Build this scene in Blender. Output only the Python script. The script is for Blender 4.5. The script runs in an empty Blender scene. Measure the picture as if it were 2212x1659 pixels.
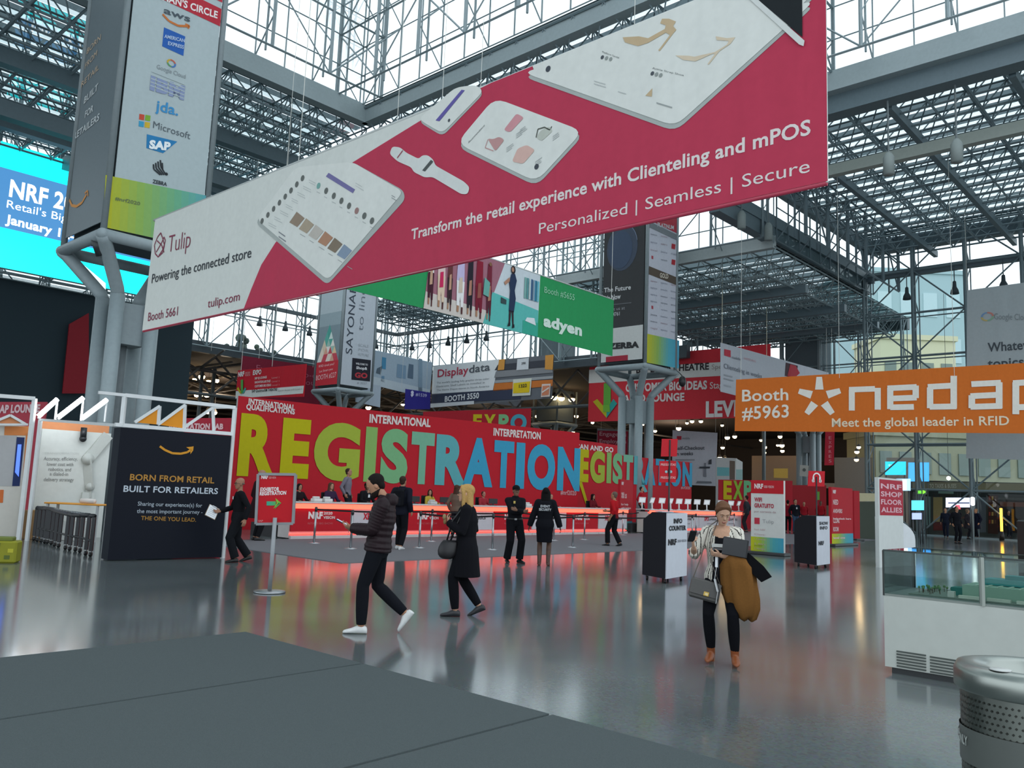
import bpy, math, random
import numpy as np
from mathutils import Vector as V, Matrix
sc=bpy.context.scene; COL=sc.collection; rnd=random.Random(7)
# ---------------------------------------------------------------- camera
W,H=2212,1659; FPX=1800.0; PITCH=math.radians(7.4); ROLL=math.radians(2.3); CAM=V((0,0,1.65))
cf=V((0,math.cos(PITCH),math.sin(PITCH))); r0=V((1,0,0)); u0=r0.cross(cf)
cR=r0*math.cos(ROLL)+u0*math.sin(ROLL); cU=u0*math.cos(ROLL)-r0*math.sin(ROLL)
cd=bpy.data.cameras.new('camera'); cam=bpy.data.objects.new('camera',cd); COL.objects.link(cam)
cd.sensor_width=36; cd.lens=36*FPX/W; cd.clip_start=.05; cd.clip_end=2000
m=Matrix((cR,cU,-cf)).transposed().to_4x4(); m.translation=CAM; cam.matrix_world=m
sc.camera=cam
# ---------------------------------------------------------------- sky and exposure
sc.view_settings.view_transform='Standard'; sc.view_settings.look='None'; sc.view_settings.gamma=1
sc.view_settings.use_curve_mapping=False; sc.view_settings.exposure=0.68
wd=bpy.data.worlds.new('overcast_sky'); sc.world=wd; wd.use_nodes=True
bg=wd.node_tree.nodes['Background']; bg.inputs[0].default_value=(.84,.93,1,1); bg.inputs[1].default_value=1.0
cy=sc.cycles; cy.use_denoising=True; cy.use_adaptive_sampling=True; cy.adaptive_threshold=.02; cy.max_bounces=7; cy.diffuse_bounces=3; cy.glossy_bounces=3; cy.transmission_bounces=4
cy.transparent_max_bounces=20; cy.caustics_reflective=False; cy.caustics_refractive=False; cy.sample_clamp_indirect=6
# ---------------------------------------------------------------- pixel <-> place
def ray(x,y): return cf+cR*((x-W/2)/FPX)-cU*((y-H/2)/FPX)
def fl(x,y,z=0):
    d=ray(x,y); return CAM+d*((z-CAM.z)/d.z)
def dep(x,y,Y):
    d=ray(x,y); return CAM+d*(Y/d.y)
HU=math.radians(42.5); GU=V((math.sin(HU),math.cos(HU),0)); GV=V((-math.cos(HU),math.sin(HU),0)); P0=V((-12.2,23.95,0)); MOD=3.05
def G(a,b,z=0): return P0+GU*(a*MOD)+GV*(b*MOD)+V((0,0,z))
# ---------------------------------------------------------------- colour and materials
def lin(h):
    if not isinstance(h,str): return tuple(h)
    h=h.lstrip('#'); r=[int(h[i:i+2],16)/255 for i in (0,2,4)]
    return tuple(c/12.92 if c<=.04045 else ((c+.055)/1.055)**2.4 for c in r)
MATS={}
def newmat(n):
    m=bpy.data.materials.new(n); m.use_nodes=True; nt=m.node_tree; return m,nt,nt.nodes['Principled BSDF']
def colmat(n,rough=.6,metal=0,emit=0,noise=.06,scale=8,bump=0,bscale=(1,1,1),spec=.5,coat=0):
    m,nt,b=newmat(n); at=nt.nodes.new('ShaderNodeAttribute'); at.attribute_name='Col'
    tc=nt.nodes.new('ShaderNodeTexCoord'); nz=nt.nodes.new('ShaderNodeTexNoise'); nz.inputs['Scale'].default_value=scale
    nt.links.new(tc.outputs['Object'],nz.inputs['Vector'])
    mr=nt.nodes.new('ShaderNodeMapRange'); mr.inputs[3].default_value=1-noise; mr.inputs[4].default_value=1+noise
    nt.links.new(nz.outputs['Fac'],mr.inputs[0])
    mx=nt.nodes.new('ShaderNodeVectorMath'); mx.operation='SCALE'
    nt.links.new(at.outputs['Color'],mx.inputs[0]); nt.links.new(mr.outputs[0],mx.inputs['Scale'])
    nt.links.new(mx.outputs[0],b.inputs['Base Color'])
    b.inputs['Roughness'].default_value=rough; b.inputs['Metallic'].default_value=metal; b.inputs['Specular IOR Level'].default_value=spec
    b.inputs['Coat Weight'].default_value=coat
    if emit:
        nt.links.new(at.outputs['Color'],b.inputs['Emission Color']); b.inputs['Emission Strength'].default_value=emit
    if bump:
        mp=nt.nodes.new('ShaderNodeMapping'); mp.inputs['Scale'].default_value=bscale; n2=nt.nodes.new('ShaderNodeTexNoise'); n2.inputs['Scale'].default_value=1; n2.inputs['Detail'].default_value=3
        nt.links.new(tc.outputs['Object'],mp.inputs[0]); nt.links.new(mp.outputs[0],n2.inputs['Vector'])
        bp=nt.nodes.new('ShaderNodeBump'); bp.inputs['Strength'].default_value=bump; bp.inputs['Distance'].default_value=.1
        nt.links.new(n2.outputs['Fac'],bp.inputs['Height']); nt.links.new(bp.outputs[0],b.inputs['Normal'])
    MATS[n]=m; return m
colmat('print',.6,spec=.22); colmat('banner_cloth',.7,bump=.7,bscale=(1.3,1.3,.25),spec=.2); colmat('gloss_vinyl',.5,spec=.4); colmat('matte',.85); colmat('satin',.4,spec=.5); colmat('gloss',.15)
colmat('steel',.35,1,noise=.1); colmat('painted_steel',.5,0,noise=.1); colmat('fabric',.95,noise=.12,scale=60,spec=.15); colmat('skin',.55,noise=.05,spec=.35); colmat('hair',.7,noise=.3,scale=90,spec=.12)
colmat('leather',.45,noise=.1,scale=40); colmat('screen',.3,emit=1.1,noise=0); colmat('glow',.5,emit=4,noise=0); colmat('lamp',.5,emit=14,noise=0); colmat('strip',.5,emit=1.5,noise=.15,scale=3)
colmat('puffer',.5,noise=.15,scale=30,spec=.22); colmat('roofing',.6,noise=.25,scale=.6)
def glassmat(n,tint,refl=.5):
    m=bpy.data.materials.new(n); m.use_nodes=True; nt=m.node_tree; nt.nodes.clear()
    o=nt.nodes.new('ShaderNodeOutputMaterial'); t=nt.nodes.new('ShaderNodeBsdfTransparent'); t.inputs[0].default_value=(*tint,1)
    g=nt.nodes.new('ShaderNodeBsdfGlossy'); g.inputs['Roughness'].default_value=.02; g.inputs[0].default_value=(.9,.95,.95,1)
    f=nt.nodes.new('ShaderNodeFresnel'); f.inputs[0].default_value=1.45; mu=nt.nodes.new('ShaderNodeMath'); mu.operation='MULTIPLY'; mu.inputs[1].default_value=refl
    x=nt.nodes.new('ShaderNodeMixShader'); nt.links.new(f.outputs[0],mu.inputs[0]); nt.links.new(mu.outputs[0],x.inputs[0])
    nt.links.new(t.outputs[0],x.inputs[1]); nt.links.new(g.outputs[0],x.inputs[2]); nt.links.new(x.outputs[0],o.inputs[0]); MATS[n]=m; return m
glassmat('window_glass',(.93,.98,.98),.5); glassmat('skylight',(.68,.77,.78),.3); glassmat('tinted_pane',(.085,.115,.125),.3); glassmat('case_glass',(.88,.95,.94),.9)
def floormat():
    m,nt,b=newmat('polished_terrazzo'); tc=nt.nodes.new('ShaderNodeTexCoord')
    n1=nt.nodes.new('ShaderNodeTexNoise'); n1.inputs['Scale'].default_value=.35; n1.inputs['Detail'].default_value=5
    vo=nt.nodes.new('ShaderNodeTexVoronoi'); vo.inputs['Scale'].default_value=45
    for n in (n1,vo): nt.links.new(tc.outputs['Object'],n.inputs['Vector'])
    cr=nt.nodes.new('ShaderNodeValToRGB'); cr.color_ramp.elements[0].color=(*lin('4f5c5e'),1); cr.color_ramp.elements[1].color=(*lin('6d7a7b'),1)
    cr.color_ramp.elements[0].position=.3; cr.color_ramp.elements[1].position=.7
    nt.links.new(n1.outputs['Fac'],cr.inputs[0]); mx=nt.nodes.new('ShaderNodeMix'); mx.data_type='RGBA'; mx.blend_type='OVERLAY'; mx.inputs[0].default_value=.18
    nt.links.new(cr.outputs[0],mx.inputs[6]); nt.links.new(vo.outputs['Color'],mx.inputs[7])
    hs=nt.nodes.new('ShaderNodeHueSaturation'); hs.inputs['Saturation'].default_value=.6; nt.links.new(mx.outputs[2],hs.inputs['Color']); nt.links.new(hs.outputs[0],b.inputs['Base Color'])
    b.inputs['Roughness'].default_value=.13; b.inputs['Specular IOR Level'].default_value=.6; b.inputs['IOR'].default_value=1.5
    mr=nt.nodes.new('ShaderNodeMapRange'); mr.inputs[3].default_value=.09; mr.inputs[4].default_value=.15; nt.links.new(n1.outputs['Fac'],mr.inputs[0]); nt.links.new(mr.outputs[0],b.inputs['Roughness'])
    MATS['terrazzo']=m
floormat()
colmat('carpet',.98,noise=.35,scale=220,bump=.25,bscale=(150,150,150),spec=.1)
# ---------------------------------------------------------------- mesh builder
def frame(d):
    d=d.normalized(); a=V((0,0,1)) if abs(d.z)<.95 else V((1,0,0)); x=d.cross(a).normalized(); return x,x.cross(d).normalized()
class MB:
    def __init__(s): s.v=[]; s.f=[]; s.c=[]; s.m=[]; s.sm=[]
    def add(s,vs,fs,col,mat='matte',smooth=False):
        o=len(s.v); s.v+=[tuple(p) for p in vs]; c=lin(col)
        for f in fs: s.f.append(tuple(i+o for i in f)); s.c.append(c); s.m.append(mat); s.sm.append(smooth)
        return s
    def poly(s,pts,col,mat='matte'): return s.add(pts,[tuple(range(len(pts)))],col,mat)
    def box(s,c,size,col,mat='matte',rot=0,M=None,bev=0):
        hx,hy,hz=[q/2 for q in size]; R=M or Matrix.Rotation(rot,3,'Z'); c=V(c)
        if bev:
            b=min(bev,hx*.9,hy*.9,hz*.9); vs=[]
            for sx in (-1,1):
                for sy in (-1,1):
                    for sz in (-1,1):
                        vs+=[V((sx*(hx-b),sy*(hy-b),sz*hz)),V((sx*(hx-b),sy*hy,sz*(hz-b))),V((sx*hx,sy*(hy-b),sz*(hz-b)))]
            return s.hull([c+R@p for p in vs],col,mat)
        vs=[c+R@V((x,y,z)) for x in (-hx,hx) for y in (-hy,hy) for z in (-hz,hz)]
        return s.add(vs,[(0,1,3,2),(4,6,7,5),(0,4,5,1),(2,3,7,6),(0,2,6,4),(1,5,7,3)],col,mat)
    def hull(s,pts,col,mat='matte'):
        import bmesh
        bm=bmesh.new(); [bm.verts.new(p) for p in pts]; bmesh.ops.convex_hull(bm,input=bm.verts); bmesh.ops.dissolve_limit(bm,angle_limit=.02,verts=bm.verts,edges=bm.edges)
        bm.verts.index_update(); s.add([v.co for v in bm.verts],[[v.index for v in f.verts] for f in bm.faces],col,mat); bm.free(); return s
    def bar(s,p,q,w,h,col,mat='painted_steel'):
        p,q=V(p),V(q); d=q-p; x,y=frame(d); M=Matrix((x,y,d.normalized())).transposed(); return s.box((p+q)/2,(w,h,d.length),col,mat,M=M)
    def tube(s,p,q,r,col,mat='painted_steel',n=6,r2=None,cap=True):
        p,q=V(p),V(q); r2=r if r2 is None else r2; x,y=frame(q-p); vs=[]
        for i in range(n):
            a=2*math.pi*i/n; e=x*math.cos(a)+y*math.sin(a); vs+=[p+e*r,q+e*r2]
        fs=[(2*i,2*i+1,2*((i+1)%n)+1,2*((i+1)%n)) for i in range(n)]
        if cap: fs+=[tuple(2*i for i in range(n)),tuple(2*i+1 for i in reversed(range(n)))]
        return s.add(vs,fs,col,mat,n>5)
    def path(s,pts,r,col,mat='painted_steel',n=8):
        pts=[V(p) for p in pts]; vs=[]; k=len(pts); x=None
        for i,p in enumerate(pts):
            d=(pts[min(i+1,k-1)]-pts[max(i-1,0)]).normalized()
            if x is None: x,y=frame(d)
            else: x=(x-d*x.dot(d)).normalized(); y=x.cross(d)
            rr=r[i] if isinstance(r,(list,tuple)) else r
            vs+=[p+(x*math.cos(2*math.pi*j/n)+y*math.sin(2*math.pi*j/n))*rr for j in range(n)]
        fs=[(i*n+j,i*n+(j+1)%n,(i+1)*n+(j+1)%n,(i+1)*n+j) for i in range(k-1) for j in range(n)]+[tuple(range(n))[::-1],tuple(range((k-1)*n,k*n))]
        return s.add(vs,fs,col,mat,True)
    def rings(s,rs,col,mat='matte',n=16,M=None,cap=True,smooth=True,p=2.0):
        """rs: (centre, rx, ry) rings stacked along local z (or any centre); M optional 3x3 for ring axes"""
        X,Y=(V((1,0,0)),V((0,1,0))) if M is None else (M.col[0],M.col[1]); vs=[]
        for c,rx,ry in rs:
            c=V(c)
            for j in range(n):
                a=2*math.pi*j/n; ca,sa=math.cos(a),math.sin(a); ca=math.copysign(abs(ca)**(2/p),ca); sa=math.copysign(abs(sa)**(2/p),sa)
                vs.append(c+X*(rx*ca)+Y*(ry*sa))
        k=len(rs); fs=[(i*n+j,i*n+(j+1)%n,(i+1)*n+(j+1)%n,(i+1)*n+j) for i in range(k-1) for j in range(n)]
        if cap: fs+=[tuple(range(n))[::-1],tuple(range((k-1)*n,k*n))]
        return s.add(vs,fs,col,mat,smooth)
    def ball(s,c,r,col,mat='matte',n=12,k=8,M=None):
        r=(r,r,r) if not isinstance(r,(tuple,list)) else r; c=V(c); vs=[]
        for i in range(k+1):
            t=math.pi*i/k
            for j in range(n):
                a=2*math.pi*j/n; q=V((r[0]*math.sin(t)*math.cos(a),r[1]*math.sin(t)*math.sin(a),r[2]*math.cos(t))); vs.append(c+(M@q if M else q))
        fs=[(i*n+j,(i+1)*n+j,(i+1)*n+(j+1)%n,i*n+(j+1)%n) for i in range(k) for j in range(n)]
        return s.add(vs,fs,col,mat,True)
    def xf(s,M):
        s.v=[tuple(M@V(p)) for p in s.v]; return s
    def mesh(s,name):
        me=bpy.data.meshes.new(name); me.from_pydata(s.v,[],s.f)
        ks=list(dict.fromkeys(s.m)); 
        for k in ks: me.materials.append(MATS[k])
        ix={k:i for i,k in enumerate(ks)}
        me.polygons.foreach_set('material_index',[ix[k] for k in s.m]); me.polygons.foreach_set('use_smooth',s.sm)
        at=me.attributes.new('Col','FLOAT_COLOR','FACE'); at.data.foreach_set('color',np.array([(*c,1) for c in s.c],dtype=np.float32).ravel())
        me.update(); return me
    def build(s,name,parent=None,loc=None,label=None):
        """mesh vertices are world (or parent-local) coordinates; loc moves the origin only"""
        if loc is not None: L=V(loc); s.v=[tuple(V(p)-L) for p in s.v]
        o=bpy.data.objects.new(name,s.mesh(name)); COL.objects.link(o)
        if loc is not None: o.location=loc
        if parent: o.parent=parent
        if label: o['label']=label
        return o
def tag(o,label,cat,group=None,kind=None):
    if label: o['label']=label
    if cat: o['category']=cat
    if group: o['group']=group
    if kind: o['kind']=kind
    return o
def empty(name,loc,rz=0):
    o=bpy.data.objects.new(name,None); COL.objects.link(o); o.location=loc; o.rotation_euler=(0,0,rz); o.empty_display_size=.2; return o
def thing(name,label,cat,loc=(0,0,0),rz=0,group=None): return tag(empty(name,loc,rz),label,cat,group)
def struct(o): o['kind']='structure'; return o
def kids(o): return [c for c in COL.objects if c.parent==o]
def copy_tree(o,parent=None):
    c=o.copy(); COL.objects.link(c)
    if parent is not None: c.parent=parent
    for ch in kids(o): copy_tree(ch,c)
    return c
# ---------------------------------------------------------------- lettering
TC={}
def glyphs(txt,bold=0,shear=0):
    k=(txt,bold,shear)
    if k in TC: return TC[k]
    cu=bpy.data.curves.new('t','FONT'); cu.body=txt; cu.size=1; cu.offset=bold; cu.shear=shear; cu.resolution_u=6 if len(txt)<3 else 3; cu.space_character=1.0+bold*1.2
    ob=bpy.data.objects.new('t',cu); COL.objects.link(ob); dg=bpy.context.evaluated_depsgraph_get(); me=bpy.data.meshes.new_from_object(ob.evaluated_get(dg))
    vs=[v.co.copy() for v in me.vertices]; fs=[tuple(p.vertices) for p in me.polygons]
    bpy.data.objects.remove(ob); bpy.data.curves.remove(cu); bpy.data.meshes.remove(me)
    x0=min((v.x for v in vs),default=0); x1=max((v.x for v in vs),default=1)
    TC[k]=([((v.x-x0)/(x1-x0),v.y/.73) for v in vs],fs,(x1-x0)/.73); return TC[k]
class Panel:
    """a flat printed panel: A,B = world bottom-left / bottom-right seen from the camera; everything printed is laid out in metres on its plane"""
    def __init__(s,A,B,lay=.004):
        s.A=V(A); B=V(B); B.z=s.A.z; s.L=(B-s.A).length; s.e=(B-s.A).normalized(); s.n=s.e.cross(V((0,0,1))); s.mb=MB(); s.lay=lay
    def at(s,x,y):
        d=ray(x,y); t=(s.A-CAM).dot(s.n)/d.dot(s.n); p=CAM+d*t-s.A; return (p.dot(s.e),p.z)
    def w(s,q,l=0): return s.A+s.e*q[0]+V((0,0,q[1]))+s.n*(l*s.lay)
    def p2(s,pts,col,l=1,mat='print'): s.mb.poly([s.w(q,l) for q in pts],col,mat); return s
    def px(s,pts,col,l=1,mat='print'): return s.p2([s.at(*q) for q in pts],col,l,mat)
    def slab(s,pts,col,th=.03,mat='print',px=True,back=None):
        q=[s.at(*p) for p in pts] if px else pts; n=len(q); f=[s.w(p) for p in q]; b=[s.w(p)-s.n*th for p in q]
        s.mb.add(f+b,[tuple(range(n))],col,mat); s.mb.add(f+b,[tuple(range(2*n-1,n-1,-1))]+[(i,i+n,(i+1)%n+n,(i+1)%n) for i in range(n)],back or col,mat); return s
    def txt2(s,t,a,b,cap,col,bold=0,l=2,mat='print',shear=0,skew=0):
        vs,fs,_=glyphs(t,bold,shear); a,b=V((*a,0)),V((*b,0)); d=b-a
        s.mb.add([s.w((a.x+d.x*x+skew*y*cap,a.y+d.y*x+y*cap),l) for x,y in vs],fs,col,mat); return s
    def txt(s,t,p,q,h,col,bold=0,l=2,mat='print',shear=0):
        a,b=s.at(*p),s.at(*q); c=s.at(p[0],p[1]-h)[1]-a[1]; return s.txt2(t,a,b,abs(c),col,bold,l,mat,shear)
    def disc(s,c,r,col,l=2,n=14,mat='print',px=True,ry=None):
        c=s.at(*c) if px else c; ry=ry or r; return s.p2([(c[0]+r*math.cos(2*math.pi*i/n),c[1]+ry*math.sin(2*math.pi*i/n)) for i in range(n)],col,l,mat)
    def ring(s,c,r,w,col,l=2,n=20,a0=0,a1=2*math.pi,mat='print',ry=1):
        vs=[s.w((c[0]+(r+k*w)*math.cos(a0+(a1-a0)*i/n),c[1]+ry*(r+k*w)*math.sin(a0+(a1-a0)*i/n)),l) for i in range(n+1) for k in (0,1)]
        s.mb.add(vs,[(2*i,2*i+1,2*i+3,2*i+2) for i in range(n)],col,mat); return s
    def line(s,pts,w,col,l=2,mat='print',px=True):
        q=[V((*s.at(*p),0)) for p in pts] if px else [V((*p,0)) for p in pts]
        for a,b in zip(q,q[1:]):
            d=(b-a).normalized(); n=V((-d.y,d.x,0))*w/2; s.p2([(a-n).to_2d(),(b-n).to_2d(),(b+n).to_2d(),(a+n).to_2d()],col,l,mat)
        return s
    def grad(s,pts,cols,l=1,n=14,mat='print'):
        """px quad bl,br,tr,tl filled with vertical stripes of printed colour running from cols[0] to cols[-1]"""
        q=[V((*s.at(*p),0)) for p in pts]; cs=[V(lin(c)) for c in cols]
        for i in range(n):
            f0,f1=i/n,(i+1)/n; t=(i+.5)/n*(len(cs)-1); k=min(int(t),len(cs)-2); c=cs[k].lerp(cs[k+1],t-k)
            s.p2([q[0].lerp(q[1],f0).to_2d(),q[0].lerp(q[1],f1).to_2d(),q[3].lerp(q[2],f1).to_2d(),q[3].lerp(q[2],f0).to_2d()],tuple(c),l,mat)
        return s
    def build(s,name,label=None,cat=None,group=None,parent=None):
        o=s.mb.build(name,parent,loc=None if parent else s.A)
        return tag(o,label,cat,group)
# ================================================================ BUILDING
b=MB(); b.poly([(-95,-14,0),(130,-14,0),(130,190,0),(-95,190,0)],'ffffff','terrazzo'); struct(b.build('floor'))
SILL=12.2; STEEL='7b8c91'; STEEL2='73848a'; DARKST='62737a'
NW=[0]; NT=[0]
def trim(mb): NT[0]+=1; return struct(mb.build('trim_%d'%NT[0]))
def gwall(p,q,z0,z1,inn,sub=2,truss=True,col=STEEL,r=1.0,depth=1.5,diag=True):
    """glazed wall from p to q: a glass sheet, thin mullions and the inner tube lattice that carries it"""
    NW[0]+=1; p,q=V(p),V(q); L=(q-p).length; n=max(1,round(L/MOD)); d=(q-p)/n; nz=max(1,round((z1-z0)/MOD)); dz=(z1-z0)/nz; Z=V((0,0,1)); inn=V(inn).normalized()
    g=MB(); g.poly([p+Z*z0,q+Z*z0,q+Z*z1,p+Z*z1],'ffffff','window_glass'); w=struct(g.build('window_%d'%NW[0]))
    f=MB(); o=inn*.12; ii=inn*depth
    for i in range(n*sub+1): f.tube(p+d*(i/sub)+o+Z*z0,p+d*(i/sub)+o+Z*z1,.035*r,col,n=4)
    for k in range(nz*sub+1): f.tube(p+o+Z*(z0+dz*k/sub),q+o+Z*(z0+dz*k/sub),.035*r,col,n=4)
    if truss:
        for i in range(n+1):
            a=p+d*i+ii; f.tube(a+Z*z0,a+Z*z1,.085*r,col,n=5); f.tube(a+Z*z0-ii*.35,a+Z*z1-ii*.35,.05*r,col,n=4)
            for k in range(nz):
                f.tube(p+d*i+o+Z*(z0+dz*k),a+Z*(z0+dz*(k+.5)),.035*r,col,n=4); f.tube(a+Z*(z0+dz*(k+.5)),p+d*i+o+Z*(z0+dz*(k+1)),.035*r,col,n=4)
        for k in range(nz+1): f.tube(p+ii+Z*(z0+dz*k),q+ii+Z*(z0+dz*k),.06*r,col,n=4)
        if diag:
            for i in range(n):
                for k in range(nz):
                    a,c=(i,i+1) if (i+k)%2 else (i+1,i); f.tube(p+d*a+ii+Z*(z0+dz*k),p+d*c+ii+Z*(z0+dz*(k+1)),.04*r,col,n=4)
    f.build('window_frame',w); return w
def roof(a0,a1,b0,b1,z,along='u',col=STEEL2,first=[True],gap=.45,pitch=.95,drop=1.5,dens=2):
    mb=MB(); na=round(a1-a0); nb=round(b1-b0); A=lambda i:a0+(a1-a0)*i/na; B=lambda j:b0+(b1-b0)*j/nb
    span=(b1-b0 if along=='u' else a1-a0)*MOD; k=int(span/pitch); gl=MB()
    for i in range(k):
        t0,t1=i/k,(i+1-gap)/k; tg=(i+1)/k
        for lo,hi,mat,c,zz,bb in ((t0,t1,'tinted_pane','8a999d',z,mb),(t1,tg,'skylight','ffffff',z+.02,gl)):
            if along=='u': q=[G(a0,b0+(b1-b0)*lo,zz),G(a1,b0+(b1-b0)*lo,zz),G(a1,b0+(b1-b0)*hi,zz),G(a0,b0+(b1-b0)*hi,zz)]
            else: q=[G(a0+(a1-a0)*lo,b0,zz),G(a0+(a1-a0)*lo,b1,zz),G(a0+(a1-a0)*hi,b1,zz),G(a0+(a1-a0)*hi,b0,zz)]
            bb.poly(q,c,mat)
    c=struct(mb.build('ceiling')); gl.build('skylight_glass',c)
    f=MB(); na*=dens; nb*=dens
    rt=.075/dens**.5
    for i in range(na+1): f.tube(G(A(i),b0,z-.15),G(A(i),b1,z-.15),rt,col,n=4)
    for j in range(nb+1): f.tube(G(a0,B(j),z-.15),G(a1,B(j),z-.15),rt,col,n=4)
    ha,hb=(a1-a0)/na/2,(b1-b0)/nb/2
    for i in range(na): f.tube(G(A(i)+ha,b0+hb,z-drop),G(A(i)+ha,b1-hb,z-drop),rt*1.1,col,n=4)
    for j in range(nb): f.tube(G(a0+ha,B(j)+hb,z-drop),G(a1-ha,B(j)+hb,z-drop),rt*1.1,col,n=4)
    for i in range(na):
        for j in range(nb):
            m=G(A(i)+ha,B(j)+hb,z-drop)
            for x,y in ((0,0),(0,1),(1,0),(1,1)): f.tube(m,G(A(i+x),B(j+y),z-.15),.05/dens**.5,col,n=3,cap=False)
    f.build('roof_truss',c); return c
def beam(p,q,w=.5,h=.7,col=DARKST): mb=MB(); mb.bar(p,q,w,h,col); return trim(mb)
# lower roofs round the tall court and the glazed walls that rise from their edges
roof(-9,5,2.2,8.2,20,'u'); roof(4.5,8,-3.5,2.2,20,'v'); roof(8,16,-14,-1.73,20,'v'); roof(11,18.5,-1.73,3.4,16,'v',col='7d8b8e',gap=.1); roof(10.9,13.5,7.6,10.7,17.2,'u',gap=.3,drop=1.2); roof(-14,-1,-9,2,25,'u')  # last roof: out of view over the camera, added to control the light
gwall(G(4.5,2.2),G(-9,2.2),20,44,-GV,col='8a999d'); gwall(G(4.5,2.2),G(4.5,-3.5),20,44,-GU,col='8a999d'); gwall(G(4.5,-3.5),G(8,-3.5),20,44,-GV)
gwall(G(8,-3.5),G(8,-14),20,44,-GU,col='8a999d')
gwall(G(16,-1.73),G(16,-15),0,20,-GU,col='68797e',r=1.25,sub=1)
gwall(G(11,-1.73),G(16,-1.73),16.2,20,-GV,col='62737a',depth=1.8,r=1.3)
gwall(G(11,3.4),G(11,-1.73),16,28,-GU,col='7b8a8f'); gwall(G(18.5,3.4),G(18.5,-1.73),9,16,-GU,sub=1); gwall(G(14.2,3.4),G(18.5,3.4),SILL,16,-GV,sub=1)
gwall(G(5,8.2),G(-9,8.2),12,20,-GV,sub=1); gwall(G(5,8.2),G(5,4.3),12.5,20,GU,sub=1)
gwall(G(14.2,12.7),G(1.5,12.7),SILL,34,-GV,sub=1,col='75868b',r=1.15); gwall(G(14.2,12.7),G(14.2,3.4),SILL,34,-GU,sub=1,col='75868b',r=1.15)
for p,q in ((G(-9,2.2,19.6),G(4.6,2.2,19.6)),(G(4.6,2.2,19.6),G(4.6,-3.5,19.6)),(G(8,-3.4,19.6),G(8,-14,19.6))): beam(p,q,.5,.9,'9aa8ab')
for bb in (3.9,6.2): beam(G(-9,bb,18.3),G(5,bb,18.3),.5,.7)
for aa in (-4.5,-1,2,5): beam(G(aa,2.4,18.5),G(aa,8.2,18.5),.35,.7)
beam(G(-9,4.3,16.6),G(5,4.3,16.6),.55,.7); beam(G(5,4.3,16.6),G(5,8.2,16.6),.45,.7)
beam(G(8.2,-13.8,18.8),G(8.2,-1.9,18.8),.8,.9); beam(G(9.05,-14,17),G(9.05,-2.5,17),.4,.5,'9aa39c')
for bb in (-3.1,-4.6,-6.1,-7.6): beam(G(8.4,bb,18.5),G(16,bb,18.4),.25,.4)
beam(G(8,-1.73,19.4),G(16,-1.73,19.4),.5,.7); beam(G(7.5,-1.6,17.3),G(16,-1.73,17.3),.5,.65); beam(G(9,-1.6,16.6),G(16,-1.6,16.6),.6,.8); beam(G(16,-1.73,19.5),G(16,-15,19.5),.6,1.0,'54636b'); beam(G(15.6,-1.73,17.1),G(15.6,-15,17.1),.35,.45,'54636b')
for aa in (12.5,14.5,16.5): beam(G(aa,-1.7,14.4),G(aa,3.4,14.4),.4,.5)
beam(G(11,3.4,15.6),G(18.6,3.4,15.6),.5,.9,'4b575c'); beam(G(18.6,3.4,15.6),G(18.6,-1.73,15.6),.5,.9,'4b575c'); beam(G(11,3.4,16.1),G(11,-1.73,16.1),.4,.7,'aab4b4')
# catwalk chord with pendant lamps below the court windows
beam(G(1.5,12.2,16.4),G(13.7,12.2,16.4),.25,.3,'4b575c'); beam(G(13.7,12.2,16.4),G(13.7,2.5,16.4),.25,.3,'4b575c')
beam(G(1.5,12.4,SILL),G(14,12.4,SILL),.5,.9,'3f4a50'); beam(G(14,12.4,SILL),G(14,1.8,SILL),.5,.9,'3f4a50')
# exhibition halls that open under the court windows: low dark ceiling, side and end walls
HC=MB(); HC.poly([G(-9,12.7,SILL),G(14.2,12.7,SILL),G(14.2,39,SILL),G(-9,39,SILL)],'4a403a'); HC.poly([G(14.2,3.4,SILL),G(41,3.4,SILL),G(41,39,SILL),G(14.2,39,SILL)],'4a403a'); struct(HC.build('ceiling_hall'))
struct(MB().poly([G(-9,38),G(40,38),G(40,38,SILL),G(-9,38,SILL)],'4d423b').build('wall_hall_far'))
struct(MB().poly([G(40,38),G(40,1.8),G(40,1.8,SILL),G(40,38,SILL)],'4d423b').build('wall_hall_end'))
bw=MB()
def wallrect(mb,a,b0,b1,z0,z1,col): mb.poly([G(a,b0,z0),G(a,b1,z0),G(a,b1,z1),G(a,b0,z1)],col)
wallrect(bw,29,5.2,7.6,0,7.4,'8d7c70'); wallrect(bw,29,1.2,4.2,0,7.2,'7d756c'); wallrect(bw,29,4.2,5.2,3.6,4.2,'8d7c70'); wallrect(bw,29,4.2,5.2,0,1.6,'6b5d52'); wallrect(bw,31,3.2,8,0,7,'241a15'); struct(bw.build('wall_brown'))
tr=MB()
for i in range(2,22):
    for dz in (0,): tr.tube(G(i*1.5-2,12.9,SILL-.6),G(i*1.5-2,38,SILL-.6),.1,'5a5652',n=4)
for j in range(9): tr.tube(G(-9,13+j*2.6,SILL-1.6),G(40,13+j*2.6,SILL-1.6),.12,'5a5652',n=4)
for i in range(10):
    for j in range(4):
        a=G(-2+i*3.2,13+j*2.6,SILL-1.6)
        for da,db in ((1.6,0),(-1.6,0),(0,1.3),(0,-1.3)): tr.tube(a,G(-2+i*3.2+da,13+j*2.6+db,SILL-.3),.1,'5a5652',n=4)
for i in range(11): 
    for s in (0,1): tr.tube(G(2+i*1.2,12.9,SILL-3.6),G(2+i*1.2+(1.2 if s else -1.2),12.9,SILL-.4),.1,'5a5652',n=4)
tr.tube(G(0,12.9,SILL-3.6),G(14.2,12.9,SILL-3.6),.14,'646c6e',n=5)
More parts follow.
